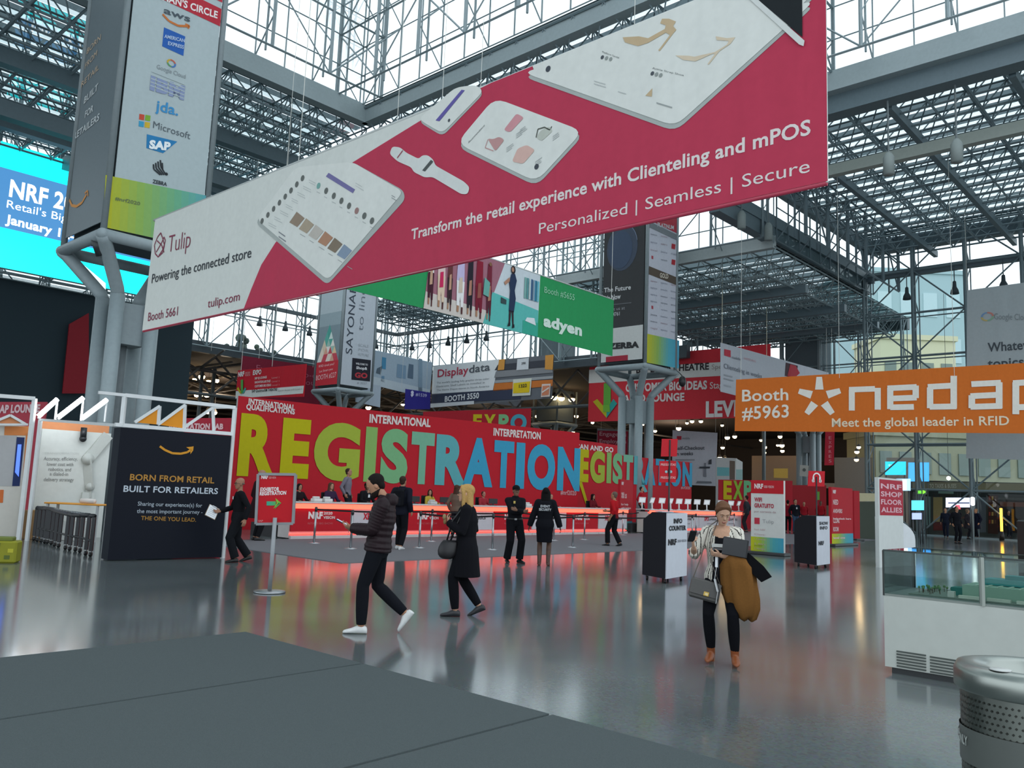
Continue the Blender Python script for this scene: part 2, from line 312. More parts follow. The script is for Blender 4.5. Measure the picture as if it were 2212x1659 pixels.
for j in range(9):
    for s in (1,-1): tr.tube(G(14.4,12-j*1.1,SILL-3.4),G(14.4,12-j*1.1+s*1.1,SILL-.4),.1,'5a5652',n=4)
tr.tube(G(14.4,12.7,SILL-3.4),G(14.4,1.8,SILL-3.4),.14,'646c6e',n=5)
for px,y0,y1 in ((355,690,860),(382,690,860),(447,690,860),(395,790,860),(466,770,850),(1395,930,990),(1650,930,980)): 
    p=dep(px,y0,72); tr.tube((p.x,p.y,11.5),(p.x,p.y,1),.16,'7c8688',n=6)
trim(tr)
# dark wall below the big screen, left side of the court
lw=MB(); lw.poly([G(-9,8.2),G(5,8.2),G(5,8.2,12.2),G(-9,8.2,12.2)],'22333b'); struct(lw.build('wall_left'))
lw=MB(); lw.poly([G(5,8.2),G(5,12.7),G(5,12.7,12.3),G(5,8.2,12.3)],'2a363b'); struct(lw.build('wall_corner'))
# ---- outside: neighbouring buildings, trees
def bldg(name,label,px0,px1,ytop,Y,wallc,winc,rows,cols,depth=18):
    a,c=dep(px0,900,Y),dep(px1,900,Y); a.z=c.z=0; h=dep((px0+px1)/2,ytop,Y).z; e=(c-a).normalized(); nn=V((-e.y,e.x,0)); L=(c-a).length
    t=thing(name,label,'building',(a+c)/2+nn*depth/2); o=t.location; mb=MB(); M=Matrix((e,nn,V((0,0,1)))).transposed()
    mb.box(V((0,0,h/2)),(L,depth,h),wallc,M=M); mb.box(V((0,0,h+.4)),(L+.6,depth+.6,.8),wallc,M=M); mb.build('wall',t)
    for i in range(cols):
        for k in range(rows):
            wm=MB(); wm.box(M@V((-L/2+L*(i+.5)/cols,-depth/2-.05,h*(k+.6)/(rows+.3))),(L/cols*.6,.2,h/rows*.5),winc,'gloss',M=M); wm.build('window',t)
    return t
bldg('office_building','tall pale blue glass building outside the right window wall',1840,2090,590,150,'a9c4c8','bcd6da',5,5)
bldg('apartment_building','low cream brick building standing outside the right window wall',1905,2068,735,128,'d9d7b5','7d8a80',3,4,10)
bldg('warehouse_building','grey brick building outside behind the far lower windows',1690,1885,800,200,'8f8078','5d5a5c',2,5,10)
bldg('stone_building','long grey olive stone building outside below the orange banner',1890,2480,952,94,'9c9e86','6f8078',2,14,8)
def tree(px,y,Y,r,label):
    p=dep(px,y,Y); t=thing('tree',label,'tree',(p.x,p.y,0),group='trees outside the court windows'); MB().tube((0,0,0),(0,0,p.z),.25,'3d352c',n=6).build('trunk',t); c=MB(); rr=random.Random(px)
    for i in range(26):
        q=V((rr.gauss(0,.45),rr.gauss(0,.45),rr.gauss(0,.5)))*r; c.ball(V((0,0,p.z))+q,r*rr.uniform(.2,.4),'2f3a33' if i%3 else '3c4a3e',n=6,k=4)
    c.build('crown',t)
for i,(x,y,r) in enumerate(((512,757,2.6),(550,770,1.9),(592,782,2.2),(634,792,1.7),(680,799,1.9))): tree(x,y,186+i*3,r,'dark bare-looking tree seen outside through the court windows')
b=MB(); b.poly([(-260,191,-.1),(420,191,-.1),(420,420,-.1),(-260,420,-.1)],'6f7472'); b.poly([(131,-20,-.1),(420,-20,-.1),(420,191,-.1),(131,191,-.1)],'6f7472'); struct(b.build('floor_street'))
# ---- column towers
def tower(N,label,top=19.5,z=9.0):
    N=V(N); N.z=0; t=thing('column_tower',label,'column',N+(GU+GV)*MOD/2); o=t.location; PC='93a0a4'
    cs=[(GU*i+GV*j)*(MOD/2+.05) for i,j in ((-1,-1),(1,-1),(1,1),(-1,1))]; ts=[(GU*i+GV*j)*.56 for i,j in ((-1,-1),(1,-1),(1,1),(-1,1))]; Z=V((0,0,1))
    for k in range(4):
        m=MB(); m.tube(ts[k]+Z*.0,ts[k]+Z*(z-1.75),.225,PC,n=14); m.build('column_tube',t)
        m=MB(); m.path([ts[k]+Z*(z-1.8),ts[k]*1.12+Z*(z-1.6),cs[k]*.92+Z*(z-.42),cs[k]+Z*(z-.28)],.2,PC,n=12); m.build('brace',t)
        m=MB(); m.tube(cs[k]+Z*(z-.28),cs[(k+1)%4]+Z*(z-.28),.18,PC,n=12); m.ball(cs[k]+Z*(z-.28),.185,PC,'painted_steel'); m.build('capital_beam',t)
        m=MB(); m.tube(cs[k]*.985+Z*(z-.2),cs[k]*.985+Z*top,.1,'7f8a8d',n=8); m.build('corner_post',t)
    m=MB(); m.box((0,0,z-2.6),(.9,.9,1.3),'8a969a','painted_steel',rot=math.pi/2-HU); m.build('collar',t)
    m=MB(); m.box((0,0,(top+z)/2),(MOD-.35,MOD-.35,top-z-.1),'5b666b',rot=math.pi/2-HU); m.tube((0,0,z-2.6),(0,0,0),.1,'6d7578',n=8); m.build('core',t)
    return N
N0=fl(226,487,9.0); N1=fl(1393,780,9.0); N2=fl(731,833,9.0)
tower(N0,'nearest column tower of four pipes, wrapped by the tall sponsor logo banners',24); tower(N1,'column tower of four grey pipes under the black banner beside the red sign')
tower(N2,'column tower under the triangle mosaic banner, behind the big red wall'); tower(G(18.1,9.1),'farthest visible column tower, pipes showing beside the lamps at center',18); tower(G(18.0,.3),'column tower standing behind the orange hanging banner',18)
# ---- big screen on the left wall
def wallpanel(x0,x1,bb,th=0): return None
A=G(-9,7.5,0); pl=Panel(A,A+GU*10)
def onpl(pts): return [pl.at(*p) for p in pts]
bl=pl.at(-60,565)[1]; tl=pl.at(5,305)[1]; xr=pl.at(330,640)[0]; x0=pl.at(2,305)[0]
pl.slab([(x0,bl),(xr,bl),(xr,tl),(x0,tl)],'18d8e0',.35,'screen',px=False,back='20282c')
y1,y2=pl.at(0,360)[1],pl.at(0,490)[1]; pl.p2([(x0,y2),(xr,y2),(xr,y1),(x0,y1)],'3d6f9c',1,'screen')
pl.txt('NRF 2020',(19,423),(200,468),38,'f4f8fa',.03,mat='screen'); pl.txt("Retail's Big Show",(14,448),(215,497),18,'eef4f8',.0,mat='screen'); pl.txt('January 12-14',(11,481),(190,527),20,'f4f8fa',.03,mat='screen')
pl.px([(170,590),(228,635),(228,612),(178,570)],'d8f4f4',2,'screen')
pl.build('video_screen','large cyan and blue video screen high on the left wall','screen')
A=G(-9,8.05); pl=Panel(A,A+GU*10); pl.slab([(135,850),(192,850),(192,676),(150,700)],'8c1f2a',.1); pl.build('wall_graphic','dark red sloping panel on the wall below the video screen','sign')
A=G(-9,8.08); pl=Panel(A,A+GU*10); pl.slab([(250,830),(268,830),(272,735),(255,735)],'9a9a1e',.1); pl.build('wall_graphic','narrow olive green poster seen between the column pipes','poster')
# ---- lamps in the hall
LAMP=None
lamps=[(346,826),(353,821),(371,829),(384,826),(421,818),(428,819),(436,812),(451,822),(466,820),(361,856),(369,852),(390,858),(425,852),(435,850),(447,852),(460,853),(370,880),(450,888),(463,890),(655,862),(671,864),(796,879),(870,873),(1197,857),(1213,859),(1235,861),(1173,882),(1193,882),(1212,883),(1161,898),(1192,902),(1173,903),(1165,912),(1214,932),(1237,933),(1388,914),(1390,908),(1484,913),(1495,909),(1514,909),(1466,924),(1415,930),(1560,918),(1571,944),(1587,942),(1555,988),(1561,966),(1566,989),(1644,950),(1652,965),(1651,977),(1685,942),(1680,961),(1689,961),(1741,950),(1757,951),(1690,973),(1737,965),(1745,966),(1851,975),(1850,992),(1855,965),(1280,912),(1245,898)]
for i,(x,y) in enumerate(lamps):
    rr=random.Random(i); Y=rr.uniform(84,100) if y<900 else rr.uniform(98,112)
    if x>1840: Y=54+(i%3)*3
    while dep(x,y,Y).z>11.5: Y-=2
    p=dep(x,y,Y); r=rr.uniform(.2,.34)*(.5 if x>1840 else 1)
    if LAMP is None:
        LAMP=thing('high_bay_lamp','small warm lamp glowing under the dark hall ceiling','lamp',p,group='high bay lamps in the dark halls')
        m=MB(); m.rings([((0,0,0),.3,.3),((0,0,.18),.24,.24),((0,0,.4),.1,.1)],'55524e',n=10); m.build('shade',LAMP); m=MB(); m.ball((0,0,-.06),(.3,.3,.26),'ffd9a0','lamp',n=10,k=6); m.build('bulb',LAMP)
        m=MB(); m.tube((0,0,0),(0,0,1),.02,'444444',n=4); m.build('hanger',LAMP).location=(0,0,.4); o=LAMP
    else: o=copy_tree(LAMP)
    o.location=p; o.scale=(r/.3,)*3
    for ch in kids(o):
        if ch.name.startswith('hanger'): ch.scale.z=((15.9 if x>1840 else SILL)-p.z)/(r/.3)-.4
# ---- pendant fixtures hanging from the catwalk chords
PEND=None; HG='dark bell lamps hanging from the catwalk chords'
def pend(p):
    global PEND
    if PEND is None:
        PEND=thing('pendant_lamp','dark bell shaped lamp hanging from a roof chord before the bright windows','lamp',p,group=HG)
        m=MB(); m.rings([((0,0,-.55),.26,.26),((0,0,-.3),.22,.22),((0,0,-.1),.12,.12),((0,0,.25),.1,.1),((0,0,.3),.04,.04)],'3a4449',n=12); m.build('shade',PEND); m=MB(); m.tube((0,0,.3),(0,0,1.4),.03,'3a4449',n=5); m.build('rod',PEND)
    else: copy_tree(PEND).location=p
for x in (561,617,670,815,893,930,970,1010,1052):
    bb=12.15 if x<866 else None
    A=G(0,12.15) if bb else G(13.65,0); n=GV if bb else GU; d=ray(x,700); t=(A-CAM).dot(n)/d.dot(n); p=CAM+d*t; pend(V((p.x,p.y,15.2)))
for x in (1958,2061,2167): 
    A=G(15.55,0); d=ray(x,590); t=(A-CAM).dot(GU)/d.dot(GU); p=CAM+d*t; pend(V((p.x,p.y,15.8)))
CAN=None
for x,y,z in ((1920,360,15.5),(2067,332,15.5),(1602,480,16.0),(1660,505,16.0)):
    p=fl(x,y,z)
    if CAN is None:
        CAN=thing('spotlight','grey can spotlight hanging under the right roof truss','lamp',p,group='grey can spotlights under the right roof'); m=MB(); m.rings([((0,0,-.35),.22,.22),((0,0,.4),.22,.22),((0,0,.6),.1,.1)],'8b9593',n=12); m.build('housing',CAN); m=MB(); m.tube((0,0,.6),(0,0,4.4),.04,'6b7577',n=5); m.build('rod',CAN)
    else: copy_tree(CAN).location=p

# light of the hall lamps
for i,(a,b_,z) in enumerate(((4,17,9),(11,18,9),(8,26,9),(18,14,9),(24,18,9),(30,12,9))):
    ld=bpy.data.lights.new('hall_lamp_light','POINT'); ld.energy=600; ld.color=(1,.82,.62); ld.shadow_soft_size=1.2; lo=bpy.data.objects.new('hall_lamp_light',ld); COL.objects.link(lo); lo.location=G(a,b_,z)
# ================================================================ HANGING BANNERS AND SIGNS
RED='cc2432'; WHT='e8eae6'
def cables(o,pl,xs,tb,up,r=.012,col='d8d8d0'):
    for k,x in enumerate(xs):
        m=MB(); p=pl.w((x,tb)); m.tube(p-o.location,p+V((0,0,up))-o.location,r,col,'satin',n=5); m.build('cable',o)
def bars(pl,x,y,w,rows,h,gap,col,slope=0,l=2,seed=1,mat='print'):
    """rows of print too fine to read"""
    rr=random.Random(seed)
    for i in range(rows):
        ww=w*rr.uniform(.7,1); yy=y+i*gap; pl.px([(x,yy+h),(x+ww,yy+h+slope*ww),(x+ww,yy+slope*ww),(x,yy)],col,l,mat)
def rpoly(pts,r,k=4):
    """round the corners of a pixel outline"""
    out=[]; n=len(pts)
    for i,p in enumerate(pts):
        p=V(p); a=V(pts[i-1])-p; c=V(pts[(i+1)%n])-p; ra=min(r,a.length*.45); rc=min(r,c.length*.45); A=p+a.normalized()*ra; C=p+c.normalized()*rc
        for j in range(k+1): t=j/k; q=A*(1-t)**2+p*2*t*(1-t)+C*t*t; out.append((q.x,q.y))
    return out
CL='banner_cloth'
# ---- the big crimson banner
A=fl(307,715,5.4); B=fl(1788,393,5.4); pl=Panel(A,B,.006); TT=pl.at(330,476)[1]; L=pl.L; CR='c23e58'
pl.slab([(0,0),(L*.5,-.02),(L,0),(L+.0,TT),(L*.5,TT-.03),(.12,TT)],'dfe2dc',.02,CL,px=False)
e=pl.at
pl.p2([e(527,667),(L,.012),(L,TT),e(1062,179),e(1042,189),e(905,263),e(762,351),e(640,470),e(595,525),e(565,572),e(543,625)],CR,1,CL)
pl.px(rpoly([(553,482),(708,616),(876,432),(873,412),(762,350),(640,362)],12),'b4bab6',2,CL); pl.px(rpoly([(556,474),(710,606),(873,415),(762,350),(640,362)],14),'e6e8e2',3,CL)
pl.px(rpoly([(905,263),(957,295),(1046,203),(1030,186),(985,192)],14),'b9beba',2,CL); pl.px(rpoly([(905,258),(957,289),(1046,198),(1030,184),(985,190)],14),'e6e8e2',3,CL); pl.px([(943,261),(951,263),(1006,196),(999,195)],'6b62a8',4,CL); pl.disc((972,261),.03,'555a60',4)
pl.px(rpoly([(988,318),(1160,403),(1262,292),(1070,215)],24),'b4bab6',2,CL); pl.px(rpoly([(988,310),(1160,394),(1261,284),(1070,212)],26),'e6e8e2',3,CL)
# bags on the small tablet
for pts,c in (([(1090,282),(1104,287),(1134,255),(1118,246)],'d79aa0'),([(1055,300),(1072,328),(1092,303),(1080,296),(1068,302)],'c99a98'),([(1108,350),(1132,355),(1158,325),(1140,314),(1120,322)],'dfb9ae'),([(1160,298),(1172,306),(1196,284),(1190,274),(1170,283)],'c4c8bd')): pl.px(rpoly(pts,6),c,4,CL)
pl.line([(1160,298),(1164,280),(1178,276),(1190,282),(1194,274)],.02,'5c6058',4); pl.line([(1056,302),(1050,320),(1068,327)],.015,'c99a98',4); pl.txt('Recommendations',(1014,311),(1049,273),5,'5b5f62',0,4)
for x,y in ((1117,290),(1125,281),(1096,320),(1196,295),(1158,350)): bars(pl,x,y,16,3,2,4,'c2c6c4',-.7,4,x)
pl.disc((1161,361),.045,'4a5058',4)
# watch
pl.px(rpoly([(843,333),(849,317),(866,319),(880,331),(906,344),(914,336),(926,336),(938,346),(942,358),(1004,393),(1016,405),(1012,420),(998,420),(936,383),(919,384),(895,372),(890,362),(860,349)],6),'dfe2de',3,CL); pl.px([(914,369),(920,371),(938,350),(933,346)],'575d5c',4,CL); pl.line([(860,342),(872,326)],.025,'a0525f',4)
# big tablet with shoes
pl.p2([e(*q) for q in rpoly([(1130,166),(1460,285),(1700,68),(1762,12)],26)]+[(e(1762,12)[0]+.9,TT),(e(1152,134)[0],TT)],'b4bab6',2,CL); pl.p2([e(*q) for q in rpoly([(1130,157),(1460,274),(1696,62),(1762,2)],26)]+[(e(1762,0)[0]+.9,TT),(e(1152,134)[0],TT)],'e6e8e2',3,CL)
pl.px([(1347,82),(1352,93),(1380,101),(1402,94),(1440,72),(1449,77),(1424,110),(1427,112),(1456,74),(1463,66),(1456,58),(1462,48),(1447,42),(1432,42),(1428,52),(1440,56),(1438,64),(1402,84),(1382,80)],'cdb592',4,CL)
pl.px([(1461,121),(1478,131),(1504,134),(1540,118),(1546,118),(1530,140),(1533,141),(1556,112),(1580,96),(1590,82),(1572,84),(1548,80),(1550,88),(1576,90),(1572,98),(1546,114),(1502,124),(1490,122)],'dfceb4',4,CL)
pl.px([(1396,208),(1410,210),(1411,192)],'cdb592',4,CL); pl.disc((1186,150),.05,'4a5058',4)
for x,y in ((1303,115),(1411,150)): pl.txt('Platform Sandal' if x<1350 else 'Ankle Strap Shoe',(x,y),(x+(36 if x<1350 else 68),y+(13 if x<1350 else 16)),4,'7d8280',0,4); [pl.disc((x+k*9,y+10+k*2),.03,'555a60' if k==0 else '9aa09c',4) for k in range(3)]
bars(pl,1285,175,28,2,2,6,'c2c6c4',.3,4,5); bars(pl,1337,198,20,1,2,6,'c2c6c4',.3,4,5); bars(pl,1420,222,36,1,3,6,'a5aaa8',.3,4,6)
pl.p2([e(1640,2),e(1735,82),(e(1735,82)[0],TT),(e(1600,-30)[0],TT)],'23282b',4,CL); pl.p2([e(1612,-8),e(1728,98),e(1738,102),e(1740,90),e(1638,0),e(1620,-20)],'dde0dc',5,CL)
# list tablet print
pl.px([(706,382),(764,418),(769,410),(712,374)],'7d78a8',4,CL)
for i in range(8):
    x=568+i*12.5; y=478-i*13.2; pl.disc((x,y),.065,'6c706c',4); bars(pl,x+14,y+3,18,2,1.5,5,'c6cac8',.5,4,i)
for i in range(8): pl.disc((690+i*16.5,402+i*10.8),.065,'6c706c' if i not in (0,5) else ('7fb0a8' if i==0 else 'a3807c'),4); bars(pl,686+i*16.5,414+i*10.8,8,1,1.5,4,'b9bdbb',.5,4,i)
for i,c in enumerate(('9c8a78','b3a48f','c9c2b8','b98d72','8b7d6c','8fa0b4')): pl.px([(627+i*20.5,481+i*14),(644+i*20.5,491+i*14),(660+i*20.5,472+i*14),(643+i*20.5,458+i*14)],c,4,CL); bars(pl,650+i*20.5,505+i*14,12,1,1.5,4,'a9adab',.6,4,i)
bars(pl,604,500,18,2,3,10,'8e9296',.7,4,3); bars(pl,770,395,18,2,1.5,6,'c6cac8',.6,4,8); bars(pl,848,422,10,2,1.5,5,'8e9296',.6,4,8)
# wording
for pts in ([(336,548),(334,530),(341,512),(348,503),(352,515),(356,530),(352,546),(342,555),(336,548)],[(338,545),(350,524),(355,512),(358,520),(352,540),(344,552)],[(340,520),(350,530),(355,545)]): pl.line(pts,.035,'8d3a52',2)
pl.txt('Tulip',(363,546),(411,534),38,'8d3a52',-.012); pl.txt('Powering the connected store',(328,612),(543,556),20,'3c4146',.005); pl.txt('Booth 5661',(320,694),(384,681),19,'8d3a52',0); pl.txt('tulip.com',(449,665),(518,649),19,'8d3a52',0)
pl.txt('Transform the retail experience with Clienteling and mPOS',(889,518),(1752,290),23,'eadfdc',.022); pl.txt('Personalized | Seamless | Secure',(1165,506),(1750,372),24,'eadfdc',0)
o=pl.build('hanging_banner','huge crimson and white banner printed with tablets, a watch and shoes','banner')
for z,c in ((0,CR),(TT,'c9cdca')):
    m=MB(); m.tube(pl.w((.02,z))-o.location-pl.n*.03,pl.w((L-.02,z))-o.location-pl.n*.03,.035,c,'satin',n=8); m.build('hem_pole',o)
cables(o,pl,(6.2,11,15,17.8),TT,15,.005)
# ---- green banner
A=fl(815,641,8.0); B=fl(1323,769,8.0); d=(B-A).normalized(); A=A-d*3.6; pl=Panel(A,B,.012); TT=pl.at(1327,648)[1]; L=pl.L; e=pl.at; GR='2f9a5c'
pl.slab([(0,0),(L,0),(L,TT),(0,TT)],GR,.02,CL,px=False); sx=lambda x:e(x,700)[0]; yb=lambda f:TT*f
pl.p2([(sx(912),0),(sx(1042),0),(sx(1085),TT),(sx(924),TT)],'a8707f',1,CL); pl.p2([(sx(912),0),(sx(1042),0),(sx(1050),TT*.2),(sx(915),TT*.24)],'d9cfc6',2,CL)
pl.p2([(sx(1042),0),(sx(1161),0),(sx(1163),TT),(sx(1085),TT)],'d3dde2',1,CL); pl.p2([(sx(1042),0),(sx(1161),0),(sx(1161),TT*.42),(sx(1060),TT*.5)],'62c0b8',2,CL); pl.p2([(sx(1128),0),(sx(1161),0),(sx(1161),TT*.22),(sx(1128),TT*.2)],'3fae96',3,CL)
for i,(x,wd,c1,c2,c3,h) in enumerate(((924,9,'f0ece6','4a2230','caa287',.95),(947,12,'e8c9c4','e7cdb4','d22f60',.97),(966,8,'6b3a3c','3a2a2e','c79a80',.93),(989,13,'c9bfe0','f2efee','d9c7b4',.98),(1010,10,'2b2730','26242c','b5826c',.92),(1030,13,'8f2338','7e2034','9c5a50',.99),(1052,9,'7b2a3c','5f2634','b5826c',.9))):
    X=sx(x); w=wd/1000*L*.9; pl.p2([(X-w,TT*.5),(X+w,TT*.5),(X+w*.8,TT*.9),(X-w*.8,TT*.9)],c1,3,CL); pl.p2([(X-w*.8,TT*.16),(X-w*.1,TT*.16),(X,TT*.3),(X+w*.3,TT*.14),(X+w*.9,TT*.14),(X+w,TT*.52),(X-w,TT*.52)],c2,4,CL)
    pl.p2([(X-w*.5,TT*.34),(X+w*.5,TT*.36),(X+w*.4,TT*.58),(X-w*.4,TT*.56)],c3,5,CL); pl.disc((X,TT*h),w*.55,'3c2a28' if i%2 else '8a6248',5,px=False); pl.p2([(X-w*.7,TT*.07),(X-w*.2,TT*.07),(X-w*.2,TT*.16),(X-w*.7,TT*.16)],'b08468',4,CL)
    pl.p2([(X+w*.4,TT*.05),(X+w*.8,TT*.05),(X+w*.8,TT*.15),(X+w*.4,TT*.15)],'5a3434',4,CL)
pl.p2([(sx(1038),TT*.42),(sx(1050),TT*.4),(sx(1052),TT*.62),(sx(1040),TT*.68)],'6fb0a4',6,CL)
X=sx(1102); pl.p2([(X-.16,TT*.28),(X+.14,TT*.28),(X+.22,TT*.5),(X+.14,TT*.62),(X+.24,TT*.78),(X+.12,TT*.88),(X-.1,TT*.86),(X-.2,TT*.72),(X-.13,TT*.6)],'2c3c58',4,CL); pl.disc((X+.0,TT*.93),.13,'2a2226',5,px=False,ry=.17); pl.disc((X-.04,TT*.93),.075,'b98a72',6,px=False,ry=.1)
pl.p2([(X-.14,TT*.1),(X-.05,TT*.1),(X-.02,TT*.3),(X-.14,TT*.3)],'3a3036',4,CL); pl.p2([(X+.08,TT*.08),(X+.16,TT*.08),(X+.12,TT*.3),(X+.0,TT*.3)],'3a3036',4,CL); pl.p2([(X-.2,TT*.8),(X-.16,TT*.74),(X-.42,TT*.66),(X-.5,TT*.7)],'b98a72',4,CL); pl.p2([(X-.22,TT*.04),(X-.05,TT*.06),(X-.05,TT*.11),(X-.16,TT*.1)],'26242a',5,CL); pl.p2([(X+.05,TT*.03),(X+.2,TT*.05),(X+.18,TT*.1),(X+.08,TT*.09)],'26242a',5,CL)
for x,c in ((1128,'7fb3ac'),(1133,'5f9a9c'),(1138,'c3d3d4'),(1142,'40648a'),(1147,'8aa6b8'),(1151,'2f7f9a'),(1156,'6fc0cc')): pl.p2([(sx(x),TT*.55),(sx(x+4),TT*.55),(sx(x+4),TT*.88),(sx(x),TT*.88)],c,4,CL)
pl.p2([(sx(1078),TT*.37),(sx(1090),TT*.37),(sx(1090),TT*.44),(sx(1078),TT*.46)],'3f5254',4,CL); pl.p2([(sx(1132),TT*.2),(sx(1156),TT*.17),(sx(1152),TT*.28),(sx(1136),TT*.26)],'e8eef0',4,CL)
pl.txt('Booth #5655',(1175,632),(1240,649),14,'9fd8b4',0); pl.txt('adyen',(1173,703),(1256,725),24,'dff0e4',.05)
o=pl.build('hanging_banner','long green banner with white lettering and a fashion crowd picture','banner')
m=MB(); m.tube(pl.w((0,TT))-o.location,pl.w((L,TT))-o.location,.03,'d8dcd8','satin',n=8); m.build('hem_pole',o); cables(o,pl,(.2,4,8,12,L-.2),TT,9.5)
# ---- orange banner
A=fl(1587,931,5.2); B=fl(2212,936,5.2); d=(B-A).normalized(); B2=B+d*1.6; pl=Panel(A,B2,.01); OR='d9722a'; e=pl.at
tl,tr=e(1590,820),e(2300,779); pl.slab([(0,0),(pl.L,e(2300,937)[1]),tr,tl],OR,.02,CL,px=False)
pl.txt('Booth',(1603,867),(1703,864),26,'f0e8da',.015); pl.txt('#5963',(1603,906),(1704,901),28,'f0e8da',.015); pl.txt('Meet the global leader in RFID',(1797,922),(2180,918),19,'f0e0c4',.015)
for ca in (90,162,234,306,18):
    c=e(1770,858); R=e(1770,815)[1]-c[1]; a=math.radians(ca); dx,dy=math.cos(a),math.sin(a); nx,ny=-dy,dx
    pl.p2([(c[0]+dx*R*.38+nx*R*.2,c[1]+dy*R*.38+ny*R*.2),(c[0]+dx*R*.38-nx*R*.2,c[1]+dy*R*.38-ny*R*.2),(c[0]+dx*R*1.02-nx*R*.13,c[1]+dy*R*1.02-ny*R*.13),(c[0]+dx*R*1.02+nx*R*.13,c[1]+dy*R*1.02+ny*R*.13)],'f0ece2',2,CL)
NL=[2]
def nl(segs):
    for s in segs: NL[0]+=.12; pl.line(s,.27,'f0ece2',NL[0],CL)
nl([[(1840,887),(1840,842)],[(1834,842),(1890,840)],[(1896,838),(1896,885)],[(1974,879),(1923,880)],[(1923,884),(1923,838)],[(1917,839),(1980,836)],[(1978,833),(1978,860)],[(1980,859),(1926,861)]])
nl([[(2060,812),(2060,882)],[(2066,878),(2008,879)],[(2009,882),(2009,837)],[(2004,836),(2060,833)],[(2098,830),(2162,827)],[(2158,826),(2158,882)],[(2164,877),(2096,879)],[(2099,882),(2099,854)],[(2096,856),(2158,853)],[(2194,895),(2194,826)],[(2188,828),(2260,824)],[(2254,822),(2254,880)],[(2258,878),(2196,880)]])
o=pl.build('hanging_banner','wide orange banner with white star and lettering hanging at right','banner')
cables(o,pl,(.3,5,10),pl.at(1600,820)[1],12)
# ---- grey banner behind the orange one
A=dep(2087,990,45); pl=Panel(A,A-GV*4.2,.01); e=pl.at; pl.slab([(2087,990),(2230,994),(2230,608),(2089,627)],'b3bdc0',.02,CL)
pl.txt('Google Cloud',(2148,690),(2225,692),14,'8b9498',0); c=e(2133,684)
for a0,a1,cc in ((0,1.6,'c98a80'),(1.6,3.2,'7f9fc4'),(3.2,4.7,'c9b87a'),(4.7,6.28,'8fb498')): pl.ring(c,.22,.1,cc,2,8,a0,a1,ry=.8)
pl.txt('Whatever',(2134,760),(2248,752),20,'4c545a',.02); pl.txt('topics',(2134,795),(2212,790),20,'4c545a',.02)
o=pl.build('hanging_banner','tall pale grey banner hanging behind the orange banner at right edge','banner'); cables(o,pl,(.3,3.8),e(2090,627)[1],5.5)
# ---- shelf label banner pair in the middle distance
J=dep(933,880,72); pl=Panel(J,J-GV*12,.02); e=pl.at
pl.slab([(931,880),(1192,860),(1197,766),(936,790)],'6a6e74',.03,CL); pl.px([(933,851),(1065,843),(1079,776),(936,791)],'e6e9ea',1,CL); pl.px([(932,872),(1125,862),(1127,838),(933,853)],'3c4256',2,CL); pl.px([(931,881),(1025,873),(1025,866),(931,872)],'d8dcdf',3,CL)
pl.px([(1069,800),(1191,792),(1196,776),(1076,788)],'45474f',2,CL); pl.px([(1068,816),(1195,805),(1193,793),(1072,802)],'8b8d90',2,CL); pl.px([(1066,845),(1194,834),(1195,820),(1069,828)],'cf7838',2,CL); pl.px([(1070,828),(1195,818),(1196,812),(1070,822)],'a5a8aa',3,CL)
pl.px([(1076,800),(1090,799),(1092,776),(1079,777)],'d99a4a',3,CL); pl.px([(1178,798),(1195,799),(1197,766),(1179,768)],'d99a4a',3,CL); pl.px([(1117,800),(1143,798),(1144,773),(1119,776)],'d9dde0',4,CL); pl.txt('398',(1128,788),(1137,787),5,'4a4c50',.02,5)
pl.px([(1108,856),(1147,854),(1150,817),(1110,820)],'d9dccf',4,CL); pl.px([(1110,850),(1145,848),(1147,824),(1111,828)],'e5c626',5,CL); pl.txt('1322',(1123,838),(1140,836),7,'4a4630',.03,6)
pl.px([(1170,858),(1189,857),(1191,829),(1172,830)],'e6d6cc',4,CL); pl.px([(1172,855),(1187,853),(1189,833),(1174,834)],'d98a68',5,CL); pl.line([(1173,848),(1188,838)],.12,'eadcd2',6)
pl.txt('Display',(946,815),(1012,807),17,'c03a52',.012,3); pl.txt('data',(1014,806),(1059,800),17,'5a5f66',.012,3); 
for i,t in enumerate(("The world's leading fully graphic three color",'Electronic Shelf Labels as installed in','The Home Depot stores in North America')): pl.txt(t,(944,829+i*8),(1058 if i!=1 else 1048,820+i*8),4,'8d9296',0,3)
pl.txt('BOOTH 3550',(962,868),(1036,860),12,'e6e8ea',.03,4)
o=pl.build('hanging_banner','hanging banner with white panel beside a picture of orange store shelves','banner'); cables(o,pl,(.5,8,11.4),e(1060,779)[1],6)
pl=Panel(J-GU*9,J,.02); e=pl.at; pl.slab([(800,830),(928,862),(934,783),(803,755)],'a9bccb',.03,CL)
for pts,c in (([(824,796),(833,798),(834,773),(825,771)],'4d8fb4'),([(812,806),(822,809),(826,790),(814,796)],'5b6b78'),([(856,815),(876,819),(877,790),(858,786)],'7f9cb4'),([(880,816),(892,819),(893,788),(883,786)],'5f7488'),([(903,860),(912,862),(912,776),(904,774)],'8aa3b6'),([(800,830),(928,862),(929,842),(860,826),(800,812)],'c3d0d8'),([(822,824),(830,826),(830,812),(824,812)],'6f93ae')): pl.px(pts,c,1,CL)
o=pl.build('hanging_banner','pale blue laboratory picture banner left of the shelf banner','banner'); cables(o,pl,(1,7),e(820,765)[1],6)
Jb=dep(930,882,70.5); pl=Panel(Jb-GU*3.6,Jb,.02); e=pl.at; pl.slab([(874,884),(929,884),(930,848),(876,840)],'35308a',.03,CL); pl.txt('#1539',(897,855),(921,858),7,'b8b8e0',.02); pl.disc((890,848),.16,'d8d8ee',2); pl.px([(889,858),(894,852),(886,852)],'d8d8ee',2)
